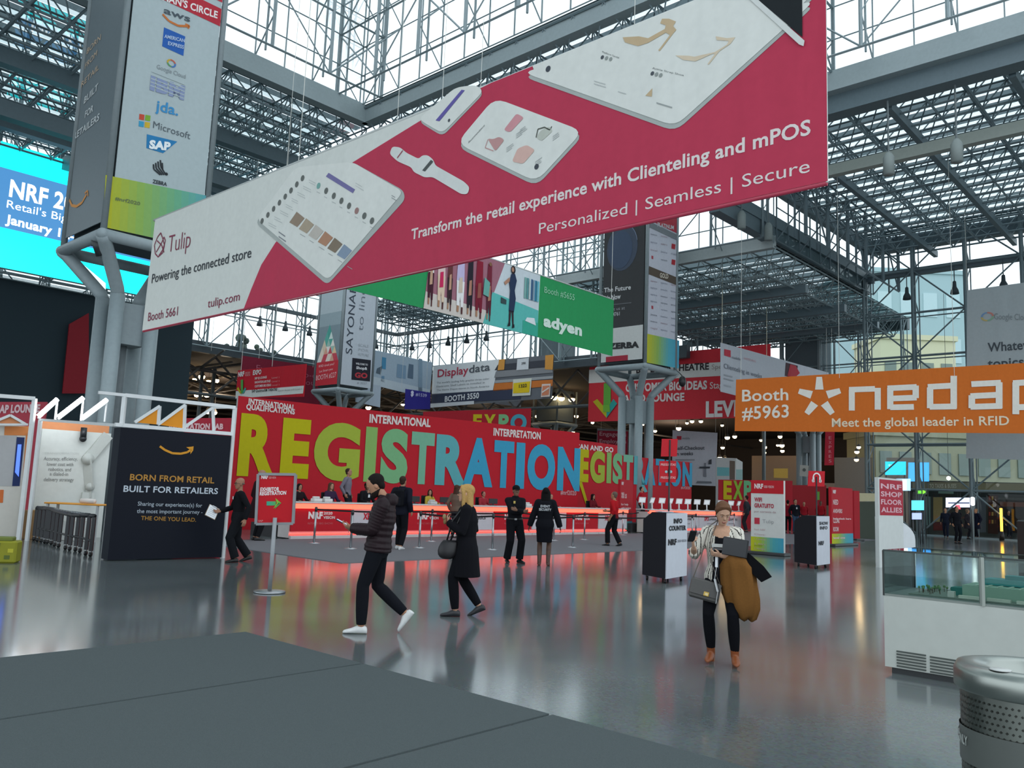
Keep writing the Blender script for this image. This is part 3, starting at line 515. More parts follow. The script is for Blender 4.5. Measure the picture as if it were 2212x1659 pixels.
o=pl.build('hanging_banner','small indigo banner hanging under the pale blue banner','banner'); cables(o,pl,(.3,3),e(880,842)[1],9)
Jc=dep(1126,882,78); pl=Panel(Jc-GU*5,Jc,.02); pl.slab([(1035,868),(1125,879),(1125,864),(1050,868)],'b9bdc6',.03,CL); o=pl.build('hanging_banner','thin pale grey banner edge below the orange shelves banner','banner'); cables(o,pl,(4.6,),1.2,5)
Jd=dep(822,880,67); pl=Panel(Jd-GU*4,Jd,.02); pl.slab([(768,868),(821,880),(823,833),(768,825)],'b4c2cf',.03,CL); o=pl.build('hanging_banner','pale blue grey banner hanging right behind the mosaic column tower','banner'); cables(o,pl,(2,3.8),2.6,8)
# ---- dark red banner and red direction sign on the left
Je=dep(692,880,69); pl=Panel(Je-GU*11,Je,.02); e=pl.at; pl.slab([(517,880),(690,884),(692,793),(522,768)],'7c1f34',.03,CL); pl.txt('Experience',(553,800),(640,814),13,'b9677c',-.01); pl.txt('end-to-end',(610,810),(702,819),12,'b9677c',-.01); pl.txt('Checkout AI',(606,828),(708,834),12,'b9677c',-.01)
o=pl.build('hanging_banner','dark maroon banner hanging behind the red direction sign at left','banner'); cables(o,pl,(1,5,10),e(600,781)[1],7)
def arrow(pl,pts,cols):
    for q,c in zip(pts,cols): pl.px(q,c,4)
Jf=dep(509,860,41); pl=Panel(Jf,Jf-GV*4,.012); e=pl.at; pl.slab([(509,860),(655,857),(661,786),(514,800)],RED,.05,CL); pl.px([(509,861),(655,850),(657,833),(510,845)],'e6e4de',1,CL)
pl.txt('NRF',(515,814),(528,812),10,'f0e8e4',.05); pl.txt2('2020',e(530,808),e(541,807),.1,'e8b0b0',.0); pl.txt2('VISION',e(530,813),e(541,812),.1,'e8b0b0',.0); pl.txt('EXPO',(547,810),(565,808),10,'f0e8e4',.04)
for i,(t,w) in enumerate((('SAP IQ LOUNGE',26),('INNOVATION LAB STAGE',34),('CUSTOMER BIG IDEAS',35))): pl.txt(t,(551,820+i*8.5),(551+w,817+i*8.5),5,'f0e8e4',.02); pl.txt('Level 1',(588,818+i*8),(604,817+i*8),4,'e09a9a',0)
pl.txt('SAP QualtricsXM THEATRE',(545,848),(600,844),6,'3a3a3a',.02,3); pl.txt('Special Access with Level 1',(602,846),(652,842),4,'a09a94',0,3)
arrow(pl,([(522,850),(527,850),(527,820),(522,821)],[(524,850),(517,836),(513,840),(521,851)],[(525,850),(531,837),(534,840),(527,851)]),('5cab52','c8b52a','4aa8a0'))
o=pl.build('hanging_sign','red expo direction sign with green arrow above the registration wall','sign'); cables(o,pl,(.3,3.1),e(600,790)[1],14)
# ---- large red direction sign behind the right column tower
Jg=dep(1270,911,66); pl=Panel(Jg,Jg-GV*15,.02); e=pl.at; pl.slab([(1270,911),(1665,901),(1664,743),(1274,777)],'dc3a44',.05,CL); pl.px([(1272,828),(1665,806),(1665,776),(1273,799)],'e6e4de',1,CL)
pl.txt('BIG DATA THEATRE',(1375,806),(1532,798),14,'3d3436',.035); pl.txt('Special',(1538,798),(1580,796),11,'b3a09c',.0); pl.txt('CUSTOMER BIG IDEAS',(1352,846),(1528,840),17,'f0e4e0',.04); pl.txt('Stage',(1534,840),(1570,838),15,'f0d8d4',.01); pl.txt('SAP IQ LOUNGE',(1340,870),(1479,865),16,'f0e4e0',.04); pl.txt('LEVEL 1',(1525,900),(1650,896),33,'f4ece8',.045)
pl.px([(1304,880),(1320,880),(1320,828),(1305,828)],'6cb64a',2); pl.px([(1282,868),(1311,903),(1311,885),(1291,862)],'c9c02e',3); pl.px([(1311,903),(1334,872),(1326,862),(1311,885)],'35a8a0',3); pl.px([(1304,890),(1319,890),(1318,875),(1304,875)],'7cc048',4)
o=pl.build('hanging_sign','large red level direction sign with arrow behind the right column tower','sign'); cables(o,pl,(.5,7,13.8),e(1500,757)[1],4)
Jh=dep(1557,846,50); pl=Panel(Jh,Jh+GU*16,.015); e=pl.at; pl.slab([(1557,846),(1790,905),(1790,805),(1557,740)],'c0c4cc',.03,CL)
pl.px([(1564,768),(1578,772),(1578,757),(1564,754)],'c43a4c',1,CL); pl.txt('mobile',(1580,774),(1599,779),6,'7d828c',.01); pl.txt('SAMSUNG',(1606,776),(1632,783),5,'d0a0a8',0); pl.txt('Clienteling in weeks',(1563,795),(1645,818),11,'6a707c',.0); bars(pl,1563,808,24,2,3,8,'9da2aa',.25,2,3); bars(pl,1563,830,20,1,3,8,'a9aeb6',.25,2,3)
pl.px([(1695,812),(1720,818),(1723,790),(1697,783)],'4a3038',1,CL); pl.px([(1700,812),(1716,816),(1727,806),(1718,790),(1706,787)],'b5323f',2,CL)
o=pl.build('hanging_banner','white angled banner between the red level sign and orange banner','banner'); cables(o,pl,(.1,6.2),3.0,10,.02,'e4dcc0')
Ji=dep(1452,1047,68); pl=Panel(Ji,Ji+V((4,-.6,0)),.02); e=pl.at; pl.slab([(1451,1046),(1546,1050),(1550,935),(1453,929)],'c9ced6',.04,CL); pl.px([(1462,950),(1472,950),(1472,942),(1462,942)],'c43a4c',1,CL); pl.txt('mobile',(1474,949),(1490,949),5,'8a8f98',.01)
pl.txt('Self-Checkout',(1459,972),(1522,971),8,'5a5f66',.02); pl.txt('in weeks',(1459,984),(1497,983),8,'5a5f66',.02); bars(pl,1459,992,42,1,3,6,'9da2aa',0,2,2); pl.px([(1519,1030),(1526,1030),(1525,1000),(1521,1000)],'8a8f98',2); pl.px([(1510,1012),(1533,1012),(1534,1008),(1511,1008)],'4a4f56',3); pl.px([(1530,1003),(1537,1003),(1537,992),(1531,994)],'4a4f56',3); pl.px([(1503,1044),(1538,1044),(1536,1040),(1506,1039)],'7d828a',3)
o=pl.build('hanging_banner','white banner picturing a checkout stand, right of the column tower','banner'); cables(o,pl,(.2,3.4),e(1500,932)[1],5)
Jj=dep(1290,986,80); pl=Panel(Jj,Jj+V((3,-.2,0)),.02); pl.slab([(1288,985),(1356,987),(1358,930),(1290,925)],'8e8f90',.04,CL); pl.px([(1290,985),(1355,986),(1357,932),(1291,930)],'a82a40',1,CL); pl.txt('Engage us',(1295,941),(1353,943),9,'dba8b0',.01); pl.txt('Employees',(1295,957),(1353,958),9,'dba8b0',.01); pl.txt('at SAP',(1300,972),(1335,972),9,'dba8b0',.01)
o=pl.build('hanging_banner','crimson banner with pink words seen behind the column tower pipes','banner'); cables(o,pl,(.3,2.6),2.5,6)
Jk=dep(1783,1006,56); pl=Panel(Jk,Jk+V((.7,0,0)),.01); pl.slab([(1781,1005),(1801,1005),(1803,932),(1783,932)],'b5283a',.03,CL); 
for i,t in enumerate('EXPRES'): pl.txt(t,(1790,949+i*10),(1796,949+i*10),7,'d89098',0)
o=pl.build('hanging_banner','narrow vertical red banner hanging below the orange banner','banner'); cables(o,pl,(.15,.5),2.4,7)
# ---- banners wrapped on the column towers
def face(N,side,zb=0):
    N=V(N); n=GU if side=='L' else GV; off=-(n)*.06
    return (Panel(N+GV*2.9+off,N+GV*.12+off,.008) if side=='L' else Panel(N+GU*.12+off,N+GU*2.95+off,.008))
pl=face(N0,'R'); e=pl.at; L=pl.L; pl.slab([(0,.12),(L,.12),(L,14.5),(0,14.5)],'b1bec0',.03,CL,px=False); t0=e(228,378)[1]
pl.grad([(222,490),(450,540),(452,424),(228,378)],('b9b82a','8fb45c','6fb08a','5fa8b4'),1,mat=CL)
def logo(t,x,y,x2,y2,h,c,b=.02,**k): pl.txt(t,(x,y),(x2,y2),h,c,b,**k)
tA=e(362,4)[1]; pl.p2([(0,tA),(L,tA),(L,tA+.62),(0,tA+.62)],'b83240',1,CL); pl.p2([(0,tA+.85),(L,tA+.85),(L,tA+3),(0,tA+3)],'c03848',1,CL); logo("CHAIRMAN'S CIRCLE",290,-20,469,40,17,'f0e6e4',.03)
logo('aws',353,28,410,48,15,'4d5860',.02); pl.line([(351,31),(365,46),(385,56),(408,57)],.07,'c9743a',2); pl.line([(400,52),(409,56),(406,62)],.05,'c9743a',2)
pl.px([(350,100),(396,121),(400,79),(354,59)],'2f62b0',1,CL); logo('AMERICAN',354,82,398,92,8,'bcd0e8',.02,l=3); logo('EXPRESS',362,97,396,106,8,'bcd0e8',.02,l=3)
c=e(370,137)
for a0,a1,cc in ((.3,1.9,'c9604e'),(1.9,3.4,'c9a83a'),(3.4,4.8,'5a9a5c'),(4.8,6.6,'4a78b8')): pl.ring(c,.1,.05,cc,2,8,a0,a1,ry=.85)
logo('Google Cloud',338,148,400,170,10,'8b9498',0); logo('IBM',323,192,397,215,30,'8a97b8',.06)
c=e(360,200)
for k in range(5): t=e(323,192)[1]+.1+k*.115; pl.p2([(e(323,190)[0],t),(e(397,210)[0],t),(e(397,210)[0],t+.03),(e(323,190)[0],t+.03)],'b1bec0',2.3,CL)
logo('jda.',335,238,384,250,24,'3f8fc4',.02); 
for x,y,cc in ((300,246,'c8503c'),(313,248,'7fae3c'),(299,261,'3f9ac0'),(312,263,'d0b03c')): pl.px([(x,y+12),(x+11,y+14),(x+12,y+2),(x+1,y)],cc,1,CL)
logo('Microsoft',330,276,410,301,16,'5c666c',.0); pl.px([(316,320),(352,331),(383,306),(317,290)],'2f7fb4',1,CL); logo('SAP',321,320,367,325,18,'eef4f6',.06,l=3)
for i in range(4): pl.line([(331+i*5,355-i*3),(332+i*5,366-i*2),(346+i*4,378)],.05,'2f3438',2)
pl.line([(350,352),(351,368)],.05,'2f3438',2); pl.disc((359,376),.05,'2f3438'); logo('ZEBRA',329,395,360,402,8,'3f464a',.04); logo('#nrf2020',248,432,302,444,8,'6a7a50',.03)
pl.build('column_banner','pale sponsor logo banner with green base on the nearest column tower','banner')
pl=face(N0,'L'); e=pl.at; L=pl.L; pl.slab([(0,.12),(L,.12),(L,14.5),(0,14.5)],'6b777c',.03,'gloss_vinyl',px=False)
pl.txt('RETAILERS',(160,303),(215,259),14,'c9cfd0',.02); pl.txt('FOR',(184,255),(202,240),14,'c9cfd0',.02); pl.txt('BUILT',(182,225),(212,194),14,'c9cfd0',.02); pl.txt('RETAIL',(176,190),(214,150),12,'cdb49a',.0); pl.txt('FROM',(184,150),(210,120),12,'cdb49a',.0); pl.txt('BORN',(188,118),(218,86),12,'cdb49a',.0)
pl.line([(151,432),(156,444),(166,446),(178,438),(188,420)],.09,'d8924a',2); pl.line([(184,418),(190,412),(191,424)],.06,'d8924a',2)
pl.build('column_banner','glossy slate banner with orange smile on left face of nearest column tower','banner')
pl=face(N1,'R'); e=pl.at; L=pl.L; pl.slab([(0,.12),(L,.12),(L,9.2),(0,9.2)],'c6c8d2',.03,CL,px=False); pl.grad([(1396,783),(1466,796),(1467,736),(1398,721)],('c4c02a','8fb45c','55aab8','4aa0c0'),1,mat=CL)
def band(y0,y1,c): a,b=e(1400,y0)[1],e(1400,y1)[1]; pl.p2([(0,b),(L,b),(L,a),(0,a)],c,1,CL)
band(574,592,'5d5248'); pl.txt('GOLD',(1425,599),(1443,602),10,'d8d0c0',.03); band(477,490,'7d8488'); pl.txt('PLATINUM',(1420,489),(1455,496),9,'d8dcde',.02); band(440,474,'b83a48')
rr=random.Random(5)
for j in range(13):
    for i in range(3):
        x=1405+i*22; y=(502+j*17 if j<4 else 545+j*14.5)+i*4
        if 568<y<600 or y>715: continue
        if (i,j) in ((2,1),(2,3)): pl.px([(x+1,y+10),(x+9,y+12),(x+10,y+1),(x+2,y-1)],'b0323c',1,CL)
        elif (i,j) in ((0,3),(0,8)): pl.px([(x+2,y+6),(x+6,y+7),(x+6,y),(x+2,y-1)],'b0525c',1,CL)
        else: pl.txt(rr.choice(('oracle','jesta','aptos','intel','nuance','zebra','verizon','cegid')),(x,y+5),(x+14,y+8),4,rr.choice(('8b90a0','8b90a0','6f7480','a89098')),0)
pl.build('column_banner','pale sponsor list banner with green and blue base on right column tower','banner')
pl=face(N1,'L'); e=pl.at; L=pl.L; pl.slab([(0,.12),(L,.12),(L,9.2),(0,9.2)],'454647',.03,CL,px=False); tw=e(1350,706)[1]; pl.p2([(0,.12),(L,.12),(L,tw),(0,tw)],'d8d9d6',1,CL); pl.p2([(.35,.12),(L*.66,.12),(L*.66,.42),(.35,.42)],'b03848',2,CL)
c=e(1344,535); pl.disc(c,1.05,'4c5666',1,24,px=False,ry=1.35); pl.disc((c[0]-.1,c[1]-.1),.8,'4a586e',2,24,px=False,ry=1.1); pl.ring(c,1.02,.04,'7d8aa0',3,16,.2,1.3,ry=1.3)
pl.txt('The Future',(1305,632),(1363,625),10,'e4e4e4',.02); pl.txt('is Now',(1312,649),(1341,645),11,'e4e4e4',.02); pl.line([(1306,660),(1364,654)],.04,'77797c',2); pl.txt('Visit us at',(1312,673),(1350,668),7,'a5a7aa',0); pl.txt('Booth 4761',(1302,686),(1339,681),8,'c5c7ca',.02); pl.txt('ZERBA',(1315,754),(1381,750),12,'3a3a3c',.07,3)
pl.build('column_banner','charcoal banner with dark globe on left face of right column tower','banner')
pl=face(N2,'R'); e=pl.at; L=pl.L; pl.slab([(0,.12),(L,.12),(L,9.5),(0,9.5)],'bcc4cc',.03,CL,px=False)
a=e(757,768); b=e(757,560); cap=.62; 
def vtext(t,x,y0,y1,w,c,b):
    vs,fs,_=glyphs(t,b); p0=e(x,y0); p1=e(x,y1); pl.mb.add([pl.w((p0[0]-yy*w,p0[1]+(p1[1]-p0[1])*xx),2) for xx,yy in vs],fs,c,'print')
vtext('SAYONARA',760,766,592,.62,'3c4450',.0); vtext('to lines.',784,716,600,.55,'6a727c',-.01)
pl.px([(759,820),(799,824),(801,778),(761,773)],'252630',2,CL); pl.txt('WELCOME TO',(768,787),(794,790),4,'c8c8cc',.04,3); pl.txt('Shop&',(769,797),(793,799),6,'d8d8dc',.04,3); pl.txt('GO',(766,815),(793,817),11,'b53a44',.05,3); pl.txt('# 3037',(771,829),(792,831),5,'8a9098',.0)
for i,t in enumerate(('SCALE','FOR','FUTURE')): pl.txt(t,(774,748+i*10),(796,751+i*10),6,'a3abb2',0)
pl.build('column_banner','pale blue banner with sideways words on the mosaic column tower','banner')
pl=face(N2,'L'); e=pl.at; L=pl.L; pl.slab([(0,.12),(L,.12),(L,9.5),(0,9.5)],'aebbc0',.03,CL,px=False); tr_=e(705,781)[1]; pl.p2([(0,.12),(L,.12),(L,tr_),(0,tr_)],'c4303c',1,CL); tm=e(705,705)[1]; pl.p2([(0,tr_),(L,tr_),(L,tm),(0,tm)],'7d8f96',1,CL); pl.p2([(0,tm),(L,tm),(L,tm+1.0),(0,tm+1.0)],'93a4aa',1,CL)
rows=5; hh=(tm+.1-tr_)/rows; cl=[('e6e4e0','c9505c','e6d8cc','d8a890','c84858'),('e6d8c8','d8a08c','c9505c','e8c8a0'),('d9c8b0','9cc0b4','e8e4dc'),('5aa89a','cfe0da'),('4a9c90',)]
for r in range(rows):
    n=5-r; w=L/5.2; x0=L/2-n*w/2
    for i in range(n):
        z=tr_+r*hh; pl.p2([(x0+i*w,z),(x0+(i+1)*w,z),(x0+(i+.5)*w,z+hh)],cl[r][i],2,CL)
        if i<n-1: pl.p2([(x0+(i+.5)*w,z+hh),(x0+(i+1)*w,z),(x0+(i+1.5)*w,z+hh)],cl[(r+1)%5][(i*2)%len(cl[(r+1)%5])],2,CL)
pl.txt('RFID tired you?',(689,794),(722,788),5,'f0c8c8',0); pl.txt('Let Smart you',(690,805),(719,799),5,'f0c8c8',0); pl.txt('BOOTH #227',(683,822),(726,814),11,'f2dcdc',-.01)
pl.build('column_banner','grey banner with triangle mosaic and red base on middle column tower','banner')
# ================================================================ REGISTRATION AREA
# ---- carpets
def carpet(pts,label,col,th=.012):
    m=MB(); n=len(pts); v=[V((p[0],p[1],0)) for p in pts]+[V((p[0],p[1],th)) for p in pts]; m.add(v,[tuple(range(n,2*n))]+[(i,(i+1)%n,(i+1)%n+n,i+n) for i in range(n)],col,'carpet'); return tag(m.build('carpet',loc=(v[0])),label,'carpet')
E0=fl(530,1367); S=-GV; w=[0,2.09,4.36,6.5]; nm=('dark grey carpet strip nearest the amazon-dark booth, farthest of the three foreground strips','dark grey carpet strip in the middle of the three foreground strips','dark grey carpet strip closest to the camera at the bottom edge')
nm=('dark grey floor carpet, farthest of the three foreground strips','dark grey floor carpet, middle one of the three foreground strips','dark grey floor carpet, strip closest to the camera at bottom')
for i in range(3):
    a,c=E0+S*(w[i]+(.018 if i else 0)),E0+S*(w[i+1]-.018); carpet([a,c,c-GU*9,a-GU*9],nm[i],'586061')
DB=fl(625,1165); c1=fl(830,1213); k=(c1-DB).dot(-GV); 
carpet([DB+GU*-3.2-GV*k,DB+GU*30-GV*k,DB+GU*30-GV*.0,DB-GU*3.2],'long grey carpet in front of the red lit registration counters','77767a',.01)
# ---- big registration walls
WA=fl(515,855,4.6); WB=fl(1252,935,4.6); WA.z=WB.z=0
ws=[('R','c4ba08'),('E','c4ba08'),('G','a9b83e'),('I','8fb866'),('S','7fb884'),('T','7db89a'),('R','62aeb4'),('A','3fa0c4'),('T','3fa0c4'),('I','3fa0c4'),('O','3fa0c4'),('N','3fa0c4')]
pl=Panel(WA,WB,.012); e=pl.at; RW='c31c2b'; Z1=e(515,855)[1]; Z0=0
pl.slab([(0,0),(pl.L,0),(pl.L,e(1252,935)[1]),(0,Z1)],RW,.12,px=False,back='d8d6d2')
xs=[(511,592),(603,665),(674,774),(784,809),(819,878),(884,934),(938,1006),(998,1063),(1064,1107),(1112,1131),(1137,1197),(1202,1251)]
base=[(505,1018),(1251,1055)]; b0,b1=e(*base[0]),e(*base[1]); cap=e(520,893)[1]-e(505,1018)[1]; capr=e(1250,970)[1]-b1[1]
for (ch,c),(x0,x1) in zip(ws,xs):
    yy=1018+(x0-505)/746*37; s0=e(x0,yy)[0]; s1=e(x1,yy)[0]; f=(x0-505)/746; t=b0[1]+(b1[1]-b0[1])*f; cp=cap+(capr-cap)*f
    pl.txt2(ch,(s0,t),(s1,t),cp,c,.055,2)
pl.p2([(e(987,1028)[0]-.1,b1[1]+.25),(e(980,1010)[0],b1[1]+.5),(e(998,1055)[0],b1[1]-.45),(e(987,1055)[0],b1[1]-.45)],'62aeb4',2.3)
pl.txt('INTERNATIONAL',(536,872),(636,886),12,'eadcd8',.04); pl.txt('QUALIFICATIONS',(531,884),(636,895),12,'eadcd8',.04); pl.txt('INTERNATIONAL',(797,912),(929,922),18,'eadcd8',.04); pl.txt('INTERPRETATION',(1065,940),(1167,949),16,'eadcd8',.04); pl.txt('#nrf2020',(1210,1068),(1244,1070),10,'d8a0a4',.02)
o=pl.build('registration_wall','huge red registration wall with yellow to blue lettering, left of center','sign wall')
for x in (.2,pl.L*.33,pl.L*.66,pl.L-.2):
    m=MB(); p=pl.w((x,0))-o.location-pl.n*.12; m.tube(p-pl.n*.05,p-pl.n*.05+V((0,0,3)),.03,'777777','steel'); m.tube(p-pl.n*.05+V((0,0,2.9)),p-pl.n*1.0,.03,'777777','steel'); m.build('support_brace',o)
DL=lambda t,off=0: DB+GU*t+GV*off
A2=DL(9,4.0); pl=Panel(A2,A2+GU*20,.012); e=pl.at; zt=e(1333,962)[1]; z2=e(1335,983)[1]; x1=e(1333,1000)[0]; x2=e(1494,1040)[0]; xl=e(1225,1000)[0]
pl.slab([(xl,0),(x2,0),(x2,e(1494,999)[1]),(x1,z2),(x1,zt),(xl,e(1252,950)[1])],RW,.12,px=False,back='d8d6d2')
pl.txt('SCAN AND GO',(1236,968),(1324,977),11,'eadcd8',.04)
xs=[(1210,1244),(1251,1270),(1273,1305),(1309,1319),(1322,1343),(1345,1366),(1368,1394),(1390,1415),(1415,1434),(1437,1443),(1446,1470),(1473,1494)]
for (ch,c),(xa,xb) in zip(ws,xs):
    f=(xa-1251)/243; y=1036+f*12; a,b_=e(xa,y),e(xb,y+1); h=66-f*19; pl.txt2(ch,a,(b_[0],a[1]),e(xa,y-h)[1]-a[1],c,.055,2)
pl.px([(1249,1040),(1256,1040),(1270,1088),(1264,1088)],'c4ba08',2); pl.px([(1376,1040),(1385,1036),(1398,1062),(1392,1064)],'62aeb4',2); pl.txt('#nrf2020',(1470,1056),(1490,1057),6,'d8a0a4',.02)
pl.build('registration_wall','shorter red registration wall continuing behind the right column tower','sign wall')
# red expo walls farther back
Jx=dep(905,1060,50); pl=Panel(V((Jx.x,Jx.y,0)),V((Jx.x,Jx.y,0))+V((7,.5,0)),.015); e=pl.at; h=e(905,889)[1]; pl.slab([(0,0),(e(1147,900)[0],0),(e(1147,900)[0],e(1147,882)[1]),(0,h)],'b01c2c',.12,px=False)
for ch,c,x0,x1 in (('E','c8b418',1021,1040),('X','c4ba2a',1044,1070),('P','7fb884',1076,1098),('O','4aa0b4',1102,1137)): pl.txt(ch,(x0,928),(x1,928),33,c,.05)
pl.build('expo_wall','tall red expo wall peeking over the big registration wall','sign wall')
Jx=dep(1553,1100,52); pl=Panel(V((Jx.x,Jx.y,0)),V((Jx.x,Jx.y,0))+V((6,1.5,0)),.015); e=pl.at; pl.slab([(0,0),(e(1712,1060)[0],0),(e(1712,1060)[0],e(1700,1038)[1]),(0,e(1553,1036)[1])],'b3202e',.12,px=False)
for ch,c,x0,x1 in (('E','c8b418',1562,1580),('X','8fb83c',1583,1604),('P','6fb884',1606,1624)): pl.txt(ch,(x0,1076),(x1,1077),38,c,.05)
pl.build('expo_wall','low red expo wall behind the tablets at the right counter','sign wall')
Jx=dep(1690,1110,58); pl=Panel(V((Jx.x,Jx.y,0)),V((Jx.x,Jx.y,0))+V((6,.5,0)),.015); e=pl.at; pl.slab([(0,0),(e(1785,1080)[0],0),(e(1785,1080)[0],e(1785,1048)[1]),(0,e(1690,1048)[1])],'a3222c',.12,px=False); pl.txt('NRF',(1698,1063),(1711,1063),9,'d89898',.04); pl.px([(1765,1080),(1770,1080),(1770,1062),(1765,1062)],'6fa84a',2)
pl.build('expo_wall','red wall behind the crowd between the two white totems','sign wall')
# ---- registration counters
def counter(t0,t1,kind,label,group):
    t=thing('registration_counter',label,'counter',DL((t0+t1)/2),0,group); o=t.location; H=1.12; D=.75; Lm=t1-t0-.02; R=Matrix((GU,GV,V((0,0,1)))).transposed()
    at=lambda x,y,z: R@V((x,y,z))
    m=MB(); m.box(at(0,D/2,H*.46),(Lm,D-.16,H*.86),'d8d2d0','satin',M=R); cab=m.build('cabinet',t)
    m=MB(); m.box(at(0,D/2-.05,H-.02),(Lm+.02,D+.1,.04),'e2dedc','gloss',M=R); m.build('worktop',t)
    m=MB(); m.box(at(0,-.04,H-.13),(Lm,.06,.15),'ff5a44','strip',M=R); m.build('light_strip',t,label='glowing red light strip')
    m=MB(); m.box(at(0,.03,.15),(Lm,.05,.035),'ff4a3e','strip',M=R); m.build('base_light',t,label='red light strip along the foot'); m=MB(); m.box(at(0,.0,.05),(Lm,.1,.1),'cfc8c8','satin',M=R); m.build('plinth',t)
    c=RW if kind=='r' else 'cfcdd2'; m=MB(); m.box(at(0,.02,H*.5+.02),(Lm-.02,.05,H*.62),c,'print',M=R); 
    def lt(s,x0,x1,z,cap,col,b):
        vs,fs,_=glyphs(s,b); m.add([at(x0+(x1-x0)*x,-.012,z+y*cap) for x,y in vs],fs,col,'print')
    if kind=='r': lt('NRF',-.5,.02,.62,.2,'efe6e4',.06); lt('2020',.05,.38,.74,.085,'efe0de',.03); lt('VISION',.05,.48,.61,.085,'efe0de',.03); lt("RETAIL'S BIG SHOW",-.5,.42,.44,.06,'cf6a70',0)
    else: lt('XPO',-.62,-.16,.6,.2,'c41e34',.05); lt('Logistics',-.15,.66,.62,.15,'38383c',.02); lt('BOOTH #1308',-.3,.25,.42,.06,'77777c',0)
    m.build('front_panel',cab,label='red printed front' if kind=='r' else 'white printed front'); return t
kinds='rwrwrwrw'; mods=[(i*2.2,(i+1)*2.2) for i in range(8)]
where=['leftmost','second from left','third from left','fourth from left','fifth from left','sixth from left','seventh from left','eighth from left']
for i,(a,c) in enumerate(mods): counter(a,c,kinds[i],('red' if kinds[i]=='r' else 'white')+' fronted counter with red lights, '+where[i]+' before the big wall','left row of registration counters')
w2=['nearest the red totem','second from the red totem','third from the red totem','at the far right end']
for i in range(4): counter(19.4+i*2.3,19.4+(i+1)*2.3,'w',('white counter under the display tablets, '+w2[i]),'right row of registration counters')
# tablets on the right counters
TB=None; tl=['tilted white tablet display on the right counter, %s from the left'%s for s in ('first','second','third','fourth','fifth','sixth','seventh','eighth','ninth','tenth','eleventh')]
def linept(x,off): # point of the counter line seen at pixel column x
    d=ray(x,1090); A=DL(0,off); t=(A-CAM).dot(GV)/d.dot(GV); p=CAM+d*t; return V((p.x,p.y,0))
for i,x in enumerate((1387,1409,1430,1449,1467,1486,1506,1527,1557,1579,1596)):
    p=linept(x,.3)+V((0,0,1.12))
    if TB is None:
        TB=thing('tablet_display',tl[0],'tablet',p,.25,'tablet displays on the right counter'); m=MB(); m.rings([((0,0,0),.12,.09),((0,0,.02),.12,.09)],'e6e6e6','satin',n=16); m.tube((0,0,.02),(0,.02,.3),.035,'e6e6e6','satin',n=10); m.build('stand',TB)
        M=Matrix.Rotation(.35,3,'X'); m=MB(); m.box((0,0,.42),(.34,.03,.27),'eeeeee','satin',M=M); tc=m.build('case',TB); m=MB(); m.box(V((0,0,.42))+M@V((0,-.017,0)),(.27,.006,.19),'8d9296','screen',M=M); m.build('screen',tc); o=TB
    else: o=copy_tree(TB); o['label']=tl[i]
    o.location=p; o.rotation_euler=(0,0,.25+rnd.uniform(-.15,.15)+(.7 if i in(1,3,10) else 0))
# monitors and small things behind the left counters
for i,x in enumerate((895,960,1065)):
    p=linept(x,.55)+V((0,0,1.12)); t=thing('monitor','black monitor seen from behind on the counter, '+('left one' ,'middle one','right one')[i],'monitor',p,.6,'monitors on the left counters'); m=MB(); m.box((0,0,.01),(.24,.16,.02),'1c1c1e','satin'); m.box((0,0,.06),(.05,.03,.12),'1c1c1e','satin'); m.build('stand',t); m=MB(); m.box((0,0,.16),(.4,.04,.2),'1a1a1d','satin',bev=.01); m.build('housing',t)
for i,(x,c) in enumerate(((683,'d8d4d2'),(706,'d8d4d2'),(934,'c9c6c4'),(1140,'d8d4d2'))):
    p=linept(x,.35)+V((0,0,1.12)); m=MB(); m.box((0,0,.05),(.3,.22,.1),c,'satin',bev=.02); m.box((0,.03,.13),(.24,.1,.06),c,'satin',bev=.02); tag(m.build('badge_printer',loc=None),'small white badge printer on the counter, '+('leftmost of four','second of four','third of four','fourth of four')[i],'printer','badge printers'); bpy.context.view_layer.update(); o=[q for q in COL.objects if q.name.startswith('badge_printer')][-1]; o.location=p; o.rotation_euler=(0,0,math.pi/2-HU)
# ---- stanchions with belts
SP=[(678,1174),(757,1186),(905,1184),(931,1170),(1063,1188),(1124,1167),(1196,1168),(1237,1183),(1262,1166),(1345,1156),(1382,1150),(1495,1166),(1503,1158),(1586,1152)]
SL=['left of the exhibitor sign opening','in front of the first counter pair','left one of the pair beside the blonde walker','right one of the pair beside the blonde walker','between the blonde walker and the guard','directly behind the uniformed guard','just right of the guard with long hair','farther right before the white counter','before the last red counter at left row','next to the person in red shirt','left of the info counter kiosk','left one between kiosk and striped-jacket woman','right one between kiosk and striped-jacket woman','far right before the tablet counter']
pts=[fl(*p) for p in SP]
for i,p in enumerate(pts):
    t=thing('stanchion','chrome belt stanchion '+SL[i],'stanchion',p,0,'belt stanchions before the counters'); m=MB(); m.rings([((0,0,.0),.17,.17),((0,0,.015),.17,.17),((0,0,.035),.06,.06)],'b9bcbf','steel',n=20); m.build('base',t)
    m=MB(); m.tube((0,0,.03),(0,0,.93),.03,'b0b3b6','steel',n=10); po=m.build('post',t); m=MB(); m.tube((0,0,.9),(0,0,1.0),.04,'2a2a2c','satin',n=10); m.ball((0,0,1.0),(.04,.04,.025),'2a2a2c','satin'); bh=m.build('belt_head',po)
    nx={0:3,3:5,2:4,4:7,5:6,6:8,8:9,9:10,10:12,7:11,11:13}.get(i)
    if nx is not None:
        q=pts[nx]-p; m=MB(); n=8
        for k in range(n):
            f0,f1=k/n,(k+1)/n; s=lambda f:-.05*math.sin(math.pi*f); a,c=q*f0+V((0,0,.95+s(f0))),q*f1+V((0,0,.95+s(f1))); m.bar(a,c,.006,.05,'2c2a2c','fabric')
        m.build('belt',bh)
